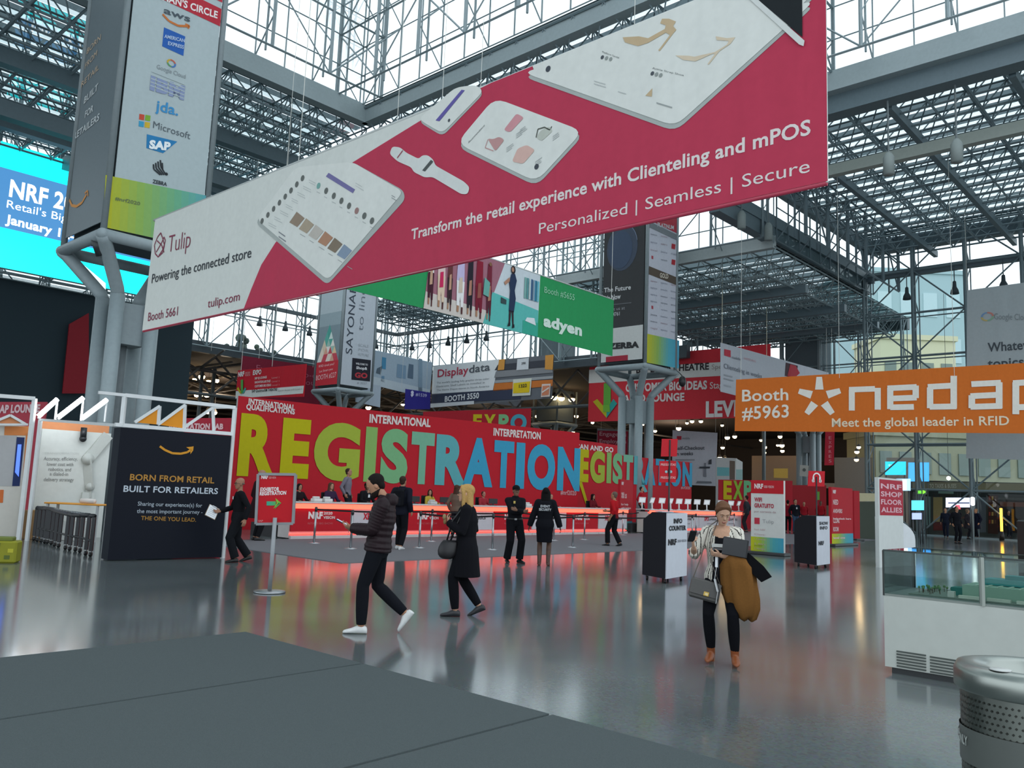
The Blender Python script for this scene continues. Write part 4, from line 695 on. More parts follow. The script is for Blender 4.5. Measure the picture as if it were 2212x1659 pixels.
# ---- exhibitor registration stand
p=fl(582,1280); t=thing('sign_stand','red exhibitor registration sign with arrow on grey pole stand','sign',p); m=MB(); m.rings([((0,0,0),.235,.235),((0,0,.025),.235,.235),((0,0,.04),.1,.1)],'a9acae','steel',n=28); m.build('base',t); m=MB(); m.tube((0,0,.03),(0,0,1.12),.032,'9fa2a5','painted_steel',n=12); m.build('pole',t)
A=dep(553,1130,p.y); B=dep(633,1130,p.y+.1); pl=Panel(A,B,.003); e=pl.at; 
for a,c in (((553,1132),(633,1131)),((558,1024),(639,1025)),((553,1132),(558,1024)),((633,1131),(639,1025))):
    u1,u2=pl.w(e(*a)),pl.w(e(*c)); pl.mb.bar(u1,u2,.04,.04,'8d8f92','painted_steel')
pl.slab([(555,1129),(631,1129),(637,1027),(560,1027)],'c41a26',.015); pl.txt('NRF',(564,1034),(579,1034),8,'f0e6e4',.05); pl.txt('2020 VISION',(581,1034),(596,1034),5,'e6b0b0',.0); pl.txt('EXHIBITOR',(562,1061),(603,1060),8,'f0e6e4',.04); pl.txt('REGISTRATION',(561,1070),(618,1068),8,'f0e6e4',.04)
pl.grad([(576,1092),(596,1092),(596,1083),(576,1083)],('3fa890','5fae62'),2,4); pl.px([(590,1099),(607,1086),(595,1076),(598,1087)],'8fb83c',3); pl.px([(593,1100),(608,1086),(601,1086)],'5fae62',3); pl.txt('SAP',(558,1127),(568,1127),4,'e09090',.02)
for v_ in range(len(pl.mb.v)): pl.mb.v[v_]=tuple(V(pl.mb.v[v_])-p)
o=pl.mb.build('sign_board',t)
# ---- totems
def totem(p0,p1,ytop,label,paint,body,th=.12,base=True,name='totem_sign'):
    A,B=fl(*p0),fl(*p1); pl=Panel(A,B,.006); t=thing(name,label,'sign',(A+B)/2); h=pl.at(p0[0],ytop)[1]; z0=.1 if base else 0
    pl.slab([(0,z0),(pl.L,z0),(pl.L,h),(0,h)],body,th,px=False); paint(pl,pl.L,h); pl.mb.v=[tuple(V(q)-t.location) for q in pl.mb.v]; pl.mb.build('panel',t)
    if base: m=MB(); m.box(-pl.n*th/2+V((0,0,.05)),(pl.L+.2,.5,.1),'2c2e30','satin',rot=math.atan2(pl.e.y,pl.e.x),bev=.02); m.build('base',t)
    return t
def foot(pl,L,z0,z1): 
    cs=[V(lin(c)) for c in ('c9c81e','9cb848','55aab0','45a2c0')]
    for i in range(12):
        f=(i+.5)/12*3; k=min(int(f),2); pl.p2([(L*i/12,z0),(L*(i+1)/12,z0),(L*(i+1)/12,z1),(L*i/12,z1)],tuple(cs[k].lerp(cs[k+1],f-k)),1)
def pw(pl,L,h):
    foot(pl,L,.1,.55); pl.p2([(0,h-.42),(L,h-.42),(L,h),(0,h)],'c4252f',1); pl.txt2('NRF',(.12,h-.26),(.42,h-.26),.15,'f0e6e4',.05); pl.txt2('2020 VISION',(.45,h-.24),(.78,h-.24),.08,'e8c0c0',.02); pl.txt2('WIFI',(.12,h-.68),(.38,h-.68),.13,'b83a4c',.04); pl.txt2('GRATUITO',(.12,h-.87),(.78,h-.87),.13,'b83a4c',.04)
    pl.txt2('por cortesia de',(.12,h-1.03),(.85,h-1.03),.07,'b08c90',0); pl.p2([(.12,h-1.4),(.3,h-1.4),(.3,h-1.2),(.12,h-1.2)],'c43a4c',1); pl.txt2('Tulip',(.4,h-1.36),(.78,h-1.36),.13,'a0a0a4',-.01)
    for i in range(5): pl.txt2(('Red: NRF','Clave:','1. Conecte','2. Abra','3. Navegue')[i],(.12,h-1.6-i*.15),(.5,h-1.6-i*.15),.06,'c8a8aa',0)
    pl.txt2('#nrf2020',(.12,.25),(.4,.25),.06,'8f9a3a',0)
totem((1622,1196),(1693,1202),1037,'white wifi gratuito totem with red top, right of the walking woman in stripes',pw,'dadad6')
def pr(lines):
    def f(pl,L,h):
        foot(pl,L,.1,.5); pl.txt2('NRF',(.12,h-.25),(.42,h-.25),.14,'f0dcdc',.05); y=h-.7
        for s,c in lines: pl.txt2(s,(.12,y),(min(L-.12,.12+.13*len(s)),y),c,'ecc8c8',.03); y-=c*1.7
    return f
totem((1797,1180),(1843,1178),1052,'red totem with white words and rainbow foot, right of the headphone sign',pr((('NEED',.2),('ANSWERS',.16),('help desk here',.08),('CLOAK',.2),('ROOM',.18),('level one',.09))),'b81c2a')
totem((1846,1168),(1858,1168),1060,'narrow red totem edge just behind the red rainbow footed totem',lambda pl,L,h:None,'b0202c')
totem((1338,1150),(1365,1148),1035,'red totem with rainbow foot between the two counter rows',pr((('NRF',.1),('ASK US',.2),('for help',.1),('with badges',.1),('and more',.1))),'b81c2a')
def pt(pl,L,h):
    pl.p2([(.08,h-1.05),(L,h-1.05),(L,h-.05),(.08,h-.05)],'b02a3c',1)
    for i,s in enumerate(('NRF','SHOP','FLOOR','ALLIES')): pl.txt2(s,(.14,h-.3-i*.22),(L-.1,h-.3-i*.22),.14,'e0b4bc',.03)
totem((1900,1226),(1953,1222),1031,'white totem with crimson top standing left of the glass case',pt,'d3d7d4',.1,False)
# rounded white kiosk behind it
A=fl(1912,1222); m=MB(); R=[(0,0),(.95,0),(.95,.75)]+[(.95*math.cos(a),.75+.62*math.sin(a)) for a in [i*math.pi/2/8 for i in range(1,9)]]
A=A+V((.1,.35,0)); f=[(x,0,z) for x,z in R]; bk=[(x,.5,z) for x,z in R]; n=len(R); m.add(f+bk,[tuple(range(n)),tuple(range(2*n-1,n-1,-1))]+[(i,(i+1)%n,(i+1)%n+n,i+n) for i in range(n)],'dfe3e6','satin'); o=m.build('rounded_kiosk'); o.location=A; tag(o,'white kiosk with rounded shoulder behind the crimson topped totem','kiosk')
# ---- rolling counters with pole signs
def rolling(pl_,pn,pr_,ytop,label,lines,sx):
    a,c,d=fl(*pl_),fl(*pn),fl(*pr_); t=thing('rolling_counter',label,'counter',c); zt=dep(pn[0],ytop,c.y).z; z0=.1; e1=(a-c); e2=(d-c); e1.z=e2.z=0; Z=V((0,0,1)); m=MB()
    prof=[(0,z0),(1,z0),(1,zt-.16),(.62,zt),(0,zt)]; s0=[e1*x+Z*z for x,z in prof]; s1=[q+e2*.97 for q in s0]; n=5
    m.add(s0+s1,[tuple(range(n)),tuple(range(2*n-1,n-1,-1))]+[(i,(i+1)%n,(i+1)%n+n,i+n) for i in range(n)],'2a292e','fabric'); m.build('body',t)
    P=Panel(c,d,.004); P.slab([(0,z0),(P.L,z0),(P.L,zt),(0,zt)],'cdd0d8',.02,px=False); h=zt
    for s,x0,x1,z,cp,col,b in lines: P.txt2(s,(P.L*x0,h-z),(P.L*x1,h-z),cp,col,b)
    P.mb.v=[tuple(V(q)-c+P.n*.012) for q in P.mb.v]; P.mb.build('front_panel',t,label='white printed front')
    for f,g in ((.12,.1),(.88,.1),(.12,.88),(.88,.88)):
        q=e1*f+e2*g; k=MB(); k.tube(q+V((-.02,0,.042)),q+V((.02,0,.042)),.042,'1c1c1e','satin',n=12); k.box(q+V((0,0,.09)),(.05,.05,.04),'55585a','steel'); k.build('caster',t)
    return t,c,e1,e2,zt
t,c,e1,e2,zt=rolling((1387,1252),(1438,1262),(1482,1254),1108,'black and white info counter kiosk on casters',[('INFO',.3,.72,.2,.09,'2c2c30',.05),('COUNTER',.08,.92,.34,.09,'2c2c30',.05),('NRF',.05,.45,.62,.11,'2c2c30',.06),('2020 VISION',.5,.95,.58,.05,'7a7c84',.02)],0)
# papers on the kiosk top
q=c+e1*.45+e2*.4; m=MB(); m.box((0,0,.01),(.3,.22,.02),'bfc4cc','print',rot=.5); o=m.build('brochure_stack'); o.location=q+V((0,0,zt+.002)); tag(o,'pale brochures lying on the info counter top','brochures')
def polesign(base,y0,label,panels,px,pole_top):
    t=thing('pole_sign',label,'sign',base); m=MB(); m.rings([((0,0,0),.2,.2),((0,0,.02),.2,.2)],'222224','satin',n=16); m.tube((0,0,.02),(0,0,dep(px,pole_top,base.y).z),.02,'1c1c1e','satin',n=8); m.build('pole',t)
    for pts,paint in panels:
        A=dep(*pts[0],base.y-.03); P=Panel(A,A+V((1,.15,0)),.004); P.slab(pts,'c8232e',.02); paint(P); P.mb.v=[tuple(V(z)-base) for z in P.mb.v]; P.mb.build('sign_panel',t)
    return t
def quest(P): P.txt('PREGUNTAS',(1427,1006),(1459,1006),5,'eab0b0',.03); P.txt('PREGUNTAS',(1427,1034),(1459,1034),5,'eab0b0',.03); [P.disc((x,1019),.03,'9cc4c8',2) for x in (1439,1449)]; P.disc((1444,1018),.018,'2a2a2c',3,ry=.05)
polesign(c+e1*.8+e2*.55+V((0.35,.8,0)),0,'black pole with two red question signs rising behind the info counter',[([(1424,1042),(1460,1042),(1461,996),(1425,996)],quest),([(1428,986),(1462,986),(1464,948),(1430,948)],lambda P:None)],1444,950)
t,c,e1,e2,zt=rolling((1716,1222),(1765,1230),(1792,1226),1115,'second black and white rolling counter, under the headphone sign',[('SHOW',.15,.85,.22,.08,'4a4c52',.04),('INFO',.2,.8,.34,.08,'4a4c52',.04),('NRF',.08,.5,.74,.1,'3a3c42',.05)],0)
def phones(P):
    cc=P.at(1764,1031); P.ring((cc[0],cc[1]),.085,.035,'ece2e0',2,16,0,math.pi,ry=1.1)
    for s in (-1,1): P.p2([(cc[0]+s*.1-.03,cc[1]-.14),(cc[0]+s*.1+.03,cc[1]-.14),(cc[0]+s*.1+.025,cc[1]+.02),(cc[0]+s*.1-.025,cc[1]+.02)],'ece2e0',2); P.disc((cc[0]+s*.115,cc[1]-.1),.035,'ece2e0',2,px=False,ry=.05)
polesign(c+e1*.5+e2*.9+V((0.3,.8,0)),0,'red headphone sign on a thin black pole at right',[([(1745,1050),(1781,1051),(1782,1018),(1747,1017)],phones)],1764,1030)
# ================================================================ LEFT BOOTH
BN=fl(232,1212); BU=(fl(478,1206)-BN); BU.z=0; LB=BU.length; bu=BU.normalized(); bv=V((-bu.y,bu.x,0)); NV='0b111e'
Rb=Matrix((bu,bv,V((0,0,1)))).transposed(); q=lambda x,y,z: BN+bu*x+bv*y+V((0,0,z))
pl=Panel(BN,BN+BU,.004); e=pl.at; HB=e(232,921)[1]; t=thing('display_wall','navy booth wall with orange smile arrow and white words','booth wall',BN+BU/2+bv*.2)
pl.slab([(0,.02),(LB,.02),(LB,HB),(0,HB)],NV,.4,px=False,back='131c28')
sm=[(345,964),(356,972),(372,979),(390,980),(404,977),(413,971)]; pl.line(sm,.045,'d9962e',2); pl.px([(402,966),(413,965),(418,964),(417,973),(411,981),(411,972)],'d9962e',2)
pl.txt('BORN FROM RETAIL',(280,1037),(462,1044),14,'b8863e',.02); pl.txt('BUILT FOR RETAILERS',(266,1062),(470,1067),14,'c3ccd6',.02); pl.txt('Sharing our experience(s) for',(297,1092),(436,1096),9,'aab4be',.01); pl.txt('the most important journey -',(295,1108),(437,1110),9,'aab4be',.01); pl.txt('THE ONE YOU LEAD.',(304,1123),(423,1127),9,'a87c3a',.02)
pl.mb.v=[tuple(V(z)-t.location) for z in pl.mb.v]; pl.mb.build('panel',t)
# white tube frame with saw tooth top
FR='e3e6e6'; t=thing('booth_canopy','white saw tooth topped frame standing over the navy booth wall','booth canopy',BN+BU/2); T0=t.location
def fr(name,segs,w=.075,col=FR,mat='satin'):
    m=MB(); [m.bar(a-T0,c-T0,w,w,col,mat) for a,c in segs]; return m.build(name,t)
f1=q(.16,.5,0); zr=HB+.06; D1=lambda x,y: pl.w(pl.at(x,y))+bv*.05
y_r0=D1(236,919); 
rl=lambda x,z: q(x,.05,z)
X=lambda px,py: pl.at(px,py)
x0,zl=X(265,918); xr,zrr=X(505,944); zt0=X(268,853)[1]; zt1=X(508,880)[1]
fr('frame_post',[(q(LB+.05,.05,0),q(LB+.05,.05,zt1))]); fr('frame_post',[(rl(x0,HB+.04),rl(x0,zt0))]); fr('frame_rail',[(rl(-.1,HB+.05),rl(LB+.05,HB+.05))]); fr('frame_rail',[(rl(x0,zt0),rl(LB+.05,zt1))])
for (a,c,d_) in (((293,912),(347,877),(344,917)),((343,917),(402,874),(400,925)),((400,923),(462,880),(464,930))):
    A,B,Cc=[rl(*X(*z)) for z in (a,c,d_)]; st=fr('saw_tooth',[(A,B),(B,Cc)],.055)
    if a[0]<390: m=MB(); m.hull([z-T0+bv*s for z in (A,B,Cc) for s in (.0,.03)],'e8962a','print'); m.build('infill',st,label='orange infill panel')
fr('saw_tooth',[(rl(*X(462,880)),rl(*X(497,880)))],.05)
WL0=fl(58,1168); WLa=fl(60,1162); WLp=WLa-BN; dv=WLp.dot(bv); du=WLp.dot(bu); pw2=Panel(WLa,WLa+bu*3.2,.004); zw=pw2.at(80,906)[1]
lp=lambda x,y: pw2.w(pw2.at(x,y))
Pf=Panel(WL0,WL0+bu,.004); zf=Pf.at(78,906)[1]; fr('frame_post',[(WL0,WL0+V((0,0,zf)))]); fr('frame_rail',[(WL0+V((0,0,zf)),rl(-.05,HB+.05)+bv*.2)],.06); fr('frame_rail',[(rl(x0,zt0),rl(x0,zt0)-bu*.5)],.06); fr('frame_rail',[(WL0+V((0,0,zf)),WLa+V((0,0,zf)))],.06)
# slanted light tubes above the stage
TUB=[((83,899),(124,862)),((126,901),(180,859)),((178,903),(231,863))]
for i,(a,c) in enumerate(TUB):
    A,B=lp(*a),lp(*c); A,B=A-bv*(1.0+.1*i),B-bv*(1.0+.1*i)
    kk=(lp(*a)-CAM).length/(A-CAM).length; A=CAM+ray(*a)*((A-CAM).dot(bv)/ray(*a).dot(bv)); B=CAM+ray(*c)*((B-CAM).dot(bv)/ray(*c).dot(bv))
    t2=thing('light_tube','bright white slanted light tube above the stage, '+('left one','middle one','right one')[i],'lamp',A,0,'slanted light tubes'); m=MB(); m.tube((0,0,0),B-A,.055,'f6fbff','lamp',n=10); m.build('tube',t2); m=MB(); m.bar((0,0,-.06),B-A+V((0,0,-.06)),.06,.05,FR,'satin'); m.build('mount',t2); m=MB(); m.bar(B-A,V(((B-A).x,(B-A).y,-.05)),.04,.04,FR,'satin'); m.build('upright',t2)
# white stage wall with robot arm relief
t=thing('stage_wall','white stage wall with robot arm relief and grey words','booth wall',WLa); pl=pw2; e=pl.at; xe=e(232,935)[0]+.1
pl.slab([(.05,0),(xe,0),(xe,e(80,925)[1]),(.05,e(80,925)[1])],'dcdfda',.1,px=False)
for i,s in enumerate(('Accuracy, efficiency,','lower cost with','robotics, and','a dialed-in','delivery strategy')):
    xa=(94,101,104,107,94)[i]; xb=(167,158,153,147,159)[i]; y=(994,1006,1017,1027,1039)[i]; pl.txt(s,(xa,y),(xb,y+1),8,'8f918e',.01)
pl.txt('TRANSFORMATION',(96,981),(170,982),5,'cfd2ce',0)
pl.mb.v=[tuple(V(z)-WLa) for z in pl.mb.v]; pl.mb.build('panel',t)
m=MB(); ar=lambda x,y,o=.06: lp(x,y)-WLa+pl.n*o
for a,c,w in (((232,940),(188,992),.16),((188,992),(192,1052),.13),((192,1052),(190,1075),.09)): m.bar(ar(*a),ar(*c),.08,w*1.7,'c9ccc6','satin')
for a,r in (((188,992),.15),((192,1052),.11)): m.tube(ar(*a,.02),ar(*a,.14),r,'c3c6c0','satin',n=16)
m.box(ar(188,1075),(.3,.1,.28),'d3d6d0','satin',rot=math.atan2(bu.y,bu.x)); m.build('robot_arm',t,label='pale raised robot arm')
pl=Panel(WLa+bv*.15,WLa+bv*.15+bu*4,.004); xe2=e(232,935)[0]+.08; pl.slab([(.0,pl.at(80,926)[1]),(xe2,pl.at(80,926)[1]),(xe2,pl.at(80,906)[1]),(.0,pl.at(80,906)[1])],'d99062',.08,px=False); pl.build('booth_header','orange header strip behind the white stage wall','booth panel')
p=lp(178,928); m=MB(); m.tube((0,0,0),(0,0,.3),.08,'202226','satin',n=14); m.ball((0,0,0),.09,'202226','satin'); o=m.build('stage_speaker'); o.location=p-bv*.14-V((0,0,.25)); tag(o,'small black speaker hanging at top of the white stage wall','speaker')
# orange table, paper roll, accordion conveyor, boxes
C0=fl(100,1165); C1=fl(220,1171); tz=.92; t=thing('table','orange topped table behind the black roller conveyor','table',(C0+C1)/2); a=(C1-C0); a.z=0; L=a.length; rt=math.atan2(a.y,a.x); Rt=Matrix.Rotation(rt,3,'Z')
m=MB(); m.box((0,0,tz),(L,.5,.04),'e59a2e','satin',rot=rt,bev=.01); m.build('tabletop',t)
for sx in (-1,1):
    for sy in (-1,1): m=MB(); m.box(Rt@V((sx*(L/2-.08),sy*.2,tz/2-.01)),(.05,.05,tz-.02),'b9bcbc','satin',rot=rt); m.build('leg',t)
TBL=t.location.copy()
m=MB(); m.rings([((0,0,0),.06,.06),((.001,0,.0),.06,.06)],'ffffff'); m=MB(); m.tube((-.22,0,.065),(.22,.03,.065),.06,'e8dfd8','print',n=14); o=m.build('paper_roll'); MB().tube((-.235,0,.065),(-.2,0,.065),.05,'5c2a22','satin',n=12).build('core',o); o.location=TBL+Rt@V((.35,-.15,tz+.022)); o.rotation_euler=(0,0,rt-.3); tag(o,'white paper roll with dark end on the orange table','paper roll')
LG=[(80,1170),(96,1174),(110,1177),(126,1183),(150,1190),(172,1194),(195,1203)]; cp=[fl(*z) for z in LG]; t=thing('roller_conveyor','black folding roller conveyor on casters before the white stage wall','conveyor',cp[3]); O=t.location
back=[p_+bv*.32 for p_ in cp]
for i,p_ in enumerate(cp):
    for pp in (p_,back[i]):
        m=MB(); b0=pp-O; m.bar(b0+V((0,0,.12)),b0+V((0,0,.8)),.05,.07,'24262a','satin'); lg_=m.build('leg',t); m=MB(); m.tube(b0+V((-.02,0,.05)),b0+V((.02,0,.05)),.05,'1a1b1d','satin',n=12); m.tube(b0+V((0,0,.05)),b0+V((0,0,.14)),.02,'8d9092','steel',n=6); m.build('caster',lg_)
m=MB(); m.path([p_-O+V((0,0,.8+.03*math.sin(i*1.2))) for i,p_ in enumerate(cp)],.045,'24262a','satin'); m.path([p_-O+V((0,0,.8+.03*math.sin(i*1.2))) for i,p_ in enumerate(back)],.045,'24262a','satin'); m.path([p_-O+V((0,0,.32)) for p_ in cp],.025,'24262a','satin'); m.build('side_rail',t)
m=MB()
for i in range(len(cp)-1):
    for k in range(4): f=k/4; a=cp[i].lerp(cp[i+1],f)-O; c=back[i].lerp(back[i+1],f)-O; m.tube(a+V((0,0,.83)),c+V((0,0,.83)),.025,'7d8284','steel',n=8)
m.build('rollers',t)
def carton(p,sz,label,rz=0): m=MB(); m.box((0,0,sz[2]/2),sz,'9c7a52','matte',bev=.01); m.box((0,0,sz[2]+.001),(sz[0]*.12,sz[1]*.98,.004),'b59a70','print'); o=m.build('cardboard_box'); o.location=p; o.rotation_euler=(0,0,rz); return tag(o,label,'box')
carton(fl(76,1166)+bv*.35,(.32,.4,.72),'tall brown cardboard box at left end of the conveyor',rt); carton(fl(118,1160)+bv*.2,(.4,.35,.42),'smaller brown cardboard box behind the conveyor legs',rt)
m=MB(); m.box((0,0,.24),(.7,.35,.48),'dadcd8','print',bev=.01); o=m.build('storage_box'); o.location=TBL+V((.05,.1,0)); o.rotation_euler=(0,0,rt); tag(o,'white box on the floor under the orange table','box')
# neighbouring booth at the left edge
LA=fl(40,1168); LBp=LA-bu*2.4; LA,LBp=LBp,LA; pl=Panel(LA,LBp,.006); e=pl.at; t=thing('booth_canopy','white frame with house outline at the left edge','booth canopy',(LA+LBp)/2); T0=t.location; PP=lambda x,y,o=0: pl.w(e(x,y))+pl.n*o
ztp=e(66,860)[1]; fr('frame_post',[(LBp,LBp+V((0,0,ztp)))],.09); fr('frame_rail',[(LBp+V((0,0,ztp)),LA+V((0,0,ztp-.05)))],.09); fr('house_outline',[(PP(-22,915),PP(22,897)),(PP(22,897),PP(56,917))],.06); fr('frame_rail',[(PP(-60,917),PP(60,917))],.05)
m=MB(); m.hull([PP(x,y)-T0-pl.n*s for x,y in ((-18,914),(22,900),(52,915)) for s in (.03,.06)],'d99062','print'); m.build('infill',t,label='orange house shaped infill')
pl=Panel(LA+bv*.25,LBp+bv*.25,.006); e=pl.at; L=pl.L; pl.slab([(0,0),(L,0),(L,e(45,920)[1]),(0,e(45,920)[1])],'d9d5cc',.08,px=False); pl.px([(-60,940),(37,941),(28,1050),(-70,1050)],'b9b9b9',1); pl.px([(10,921),(62,921),(61,941),(9,940)],'d9884e',1); pl.px([(36,944),(53,945),(42,1050),(26,1050)],'2c3a68',2); pl.px([(38,960),(46,960),(40,1030),(32,1020)],'4a6ae0',3,'screen'); pl.px([(0,1058),(8,1058),(6,1086),(-4,1086)],'d9743e',2); pl.px([(56,935),(66,935),(48,1160),(40,1160)],'d9884e',1)
pl.build('booth_backdrop','pale booth panel with blue and orange stripes at the left edge','booth panel')
p=fl(2,1215); m=MB(); m.box((0,0,.2),(.55,.4,.4),'8f8f2c','print',bev=.03); m.box((-.02,-.02,.43),(.4,.3,.08),'6f7a3a','print',bev=.02)
for i in range(7): m.box((rnd.uniform(-.2,.2),-.2,rnd.uniform(.08,.34)),(.09,.01,.07),('b9b43c','5c6a34','c9c4a0')[i%3],'print')
o=m.build('crate'); o.location=p; o.rotation_euler=(0,0,.3); tag(o,'yellow green patterned crate on the floor at the left edge','crate')
def redsign(x0,x1,yb,yt,D,words,label,col='b83a48'):
    A=dep(x0,yb,D); pl=Panel(V((A.x,A.y,0)),V((A.x+6,A.y+1,0)),.01); e=pl.at; pl.slab([(0,0),(e(x1,yb)[0],0),(e(x1,yb)[0],e(x1,yt)[1]),(0,e(x0,yt)[1])],col,.1,px=False)
    for w_ in words: pl.txt(*w_)
    pl.build('booth_wall',label,'booth wall')
redsign(-20,98,900,868,29,[('SAP LOUNGE',(-8,892),(86,890),17,'e6c8cc',.05)],'red lounge wall behind the white frame at left edge','b84452')
redsign(398,497,932,903,26,[('INNOVATION LAB',(365,926),(482,927),12,'e0b8bc',.05)],'red innovation lab wall between navy wall and registration wall','a8283a')
# ================================================================ FOREGROUND RIGHT
CA=fl(1912,1452); CB=CA-GV*4.2; pl=Panel(CA,CB,.003); t=thing('display_case','glass topped white display case with vents at right','display case',(CA+CB)/2+GU*.5); O=t.location; e=pl.at; hb=e(1911,1286)[1]; hg=e(1916,1189)[1]; R=Matrix((-GV,GU,V((0,0,1)))).transposed(); Lc=pl.L
m=MB(); m.box(V((0,0,hb/2+.03)),(Lc,1.0,hb-.06),'c9cdc6','satin',M=R); m.build('cabinet',t); m=MB(); m.box(V((0,0,.03)),(Lc-.1,.9,.06),'2e3234','satin',M=R); m.build('plinth',t); m=MB(); m.box(V((0,0,hb+.01)),(Lc,1.0,.025),'8d958f','satin',M=R); m.build('deck',t)
for x0,x1,y0,y1 in ((1937,2001,1400,1438),(2009,2078,1412,1452)):
    a,c=e(x0,y0),e(x1,y1+8); m=MB(); zt_,zb=a[1],a[1]-.17
    for k in range(6):
        z=zb+(zt_-zb)*k/6; u1,u2=pl.w((a[0],z),2)-O,pl.w((c[0],z),2)-O; m.bar(u1,u2,.012,.014,'4d5450','satin')
    m.build('vent',t,label='dark slotted vent')
for y,nm in ((-.495,'front_glass'),(.495,'back_glass')): m=MB(); m.box(R@V((0,y,(hb+hg)/2+.01)),(Lc,.01,hg-hb-.02),'ffffff','case_glass',M=R); m.build(nm,t)
for x in (-Lc/2,Lc/2): m=MB(); m.box(R@V((x,0,(hb+hg)/2+.01)),(.01,.98,hg-hb-.02),'ffffff','case_glass',M=R); m.build('end_glass',t)
m=MB(); m.box(R@V((0,0,hg)),(Lc,1.0,.012),'ffffff','case_glass',M=R); m.build('top_glass',t); m=MB()
for y in (-.5,.5): m.bar(R@V((-Lc/2,y,hg)),R@V((Lc/2,y,hg)),.018,.018,'3c4644','satin')
for x,y in ((-Lc/2,-.5),(-Lc/2,.5),(Lc/2,-.5)): m.bar(R@V((x,y,hb)),R@V((x,y,hg)),.014,.014,'2e3836','satin')
m.build('edge_trim',t); m=MB(); xp=e(2122,1300)[0]-Lc/2; m.bar(R@V((xp,-.5,hb)),R@V((xp,-.5,hg)),.05,.03,'a9b0a8','satin'); m.build('mullion',t); m=MB(); m.bar(R@V((xp-.05,-.3,hg-.02)),R@V((xp+1.4,-.3,hg-.02)),.06,.03,'aab0aa','satin'); m.build('light_bar',t)
# architectural model inside
M0=O+R@V((0.05,.05,hb+.025)); t=thing('scale_model','architectural scale model with teal roofs inside the glass case','scale model',M0); f=lambda x,y,z: R@V((x,y,z))
def mb(n,c,s,col,mat='print'): m=MB(); m.box(f(*c),s,col,mat,M=R); return m.build(n,t)
mb('base_board',(0,0,.005),(Lc-.3,.85,.01),'7d877c'); X0=-Lc/2
mb('hall',(X0+1.75,.02,.07),(2.3,.5,.12),'9db8a4'); m=MB()
for i in range(24): m.box(f(X0+.72+i*.095,.02,.134),(.02,.49,.01),'c9d6c4','print',M=R)
m.build('roof_ribs',t); mb('atrium',(X0+.98,.12,.165),(.46,.26,.06),'2f9090'); mb('atrium',(X0+1.02,.14,.215),(.2,.16,.04),'2f9090'); mb('annex',(X0+.56,-.05,.05),(.18,.18,.08),'2a7a70'); mb('kerb_block',(X0+.53,-.34,.035),(.06,.06,.06),'d8d6cc')
for i in range(8): mb('street_block',(X0+.7+i*.25,-.35,.022),(.2,.05,.03),'dcdccc')
m=MB()
for i in range(26):
    x,y=X0+.18+rnd.random()*.3,rnd.uniform(-.35,.2); m.tube(f(x,y,.01),f(x,y,.05),.003,'5c4a38',n=5); m.ball(f(x,y,.055+rnd.random()*.015),.014,('4a7a4c','6a8a58','7d6a6a','8a4a4a')[i%4 if i%9==0 else i%2],n=6,k=5)
o=m.build('trees',t); o['kind']='stuff'
# trash can
pc=dep(2222,1442,3.85); t=thing('trash_can','perforated steel trash can at the bottom right corner','trash can',(pc.x,pc.y,0)); zt=pc.z; r=.3
m=MB(); m.rings([((0,0,.02),r-.025,r-.025),((0,0,zt-.1),r-.025,r-.025)],'7d827c','steel',n=48,cap=False); bod=m.build('body',t)
m=MB()
for k in range(26):
    z=zt-.14-k*.026
    for j in range(72):
        if zt-.42<z<zt-.27: continue
        a=2*math.pi*(j+.5*(k%2))/72; c=V((math.cos(a),math.sin(a),0)); s=V((-c.y,c.x,0)); p_=c*(r-.022)+V((0,0,z)); m.poly([p_+s*.006,p_+V((0,0,.006)),p_-s*.006,p_-V((0,0,.006))],'23261f','satin')
m.build('perforations',bod)
m=MB(); m.rings([((0,0,zt-.42),r-.018,r-.018),((0,0,zt-.27),r-.018,r-.018)],'5d625e','satin',n=48,cap=False); vs,fs,_=glyphs('RECYCLING ONLY',.03); 
def cyl(x,y): a=math.radians(121+60*x); return V(((r-.012)*math.cos(a),(r-.012)*math.sin(a),zt-.345+y*.04))
m.add([cyl(x,y) for x,y in vs],fs,'b9beb8','print'); m.build('label_band',t,label='grey band with pale letters')
m=MB(); m.rings([((0,0,zt-.11),r-.01,r-.01),((0,0,zt-.1),r,r),((0,0,zt-.03),r,r),((0,0,zt),r-.015,r-.015),((0,0,zt+.008),r-.06,r-.06),((0,0,zt-.005),.17,.17),((0,0,zt-.12),.165,.165)],'a3a8a2','steel',n=48,cap=False); rim=m.build('rim',t); m=MB(); m.rings([((0,0,zt-.13),.2,.2),((0,0,zt-.12),.2,.2)],'0c0d0c','matte',n=32); m.build('liner',t,label='black liner inside the opening')
m=MB(); a=math.radians(212); m.rings([((.235*math.cos(a),.235*math.sin(a),zt+.007),.045,.045),((.235*math.cos(a),.235*math.sin(a),zt+.012),.04,.04)],'c9ccc8','satin',n=16); m.build('lock_plate',rim)
p=dep(2248,1125,10.5); m=MB(); m.box((0,0,p.z/2),(.32,.5,p.z),'161a18','satin',bev=.02); m.box((0,-.252,p.z*.72),(.24,.01,.2),'20302a','print'); o=m.build('waste_cabinet'); o.location=(p.x,p.y,0); tag(o,'black upright cabinet behind the glass case at right edge','cabinet')
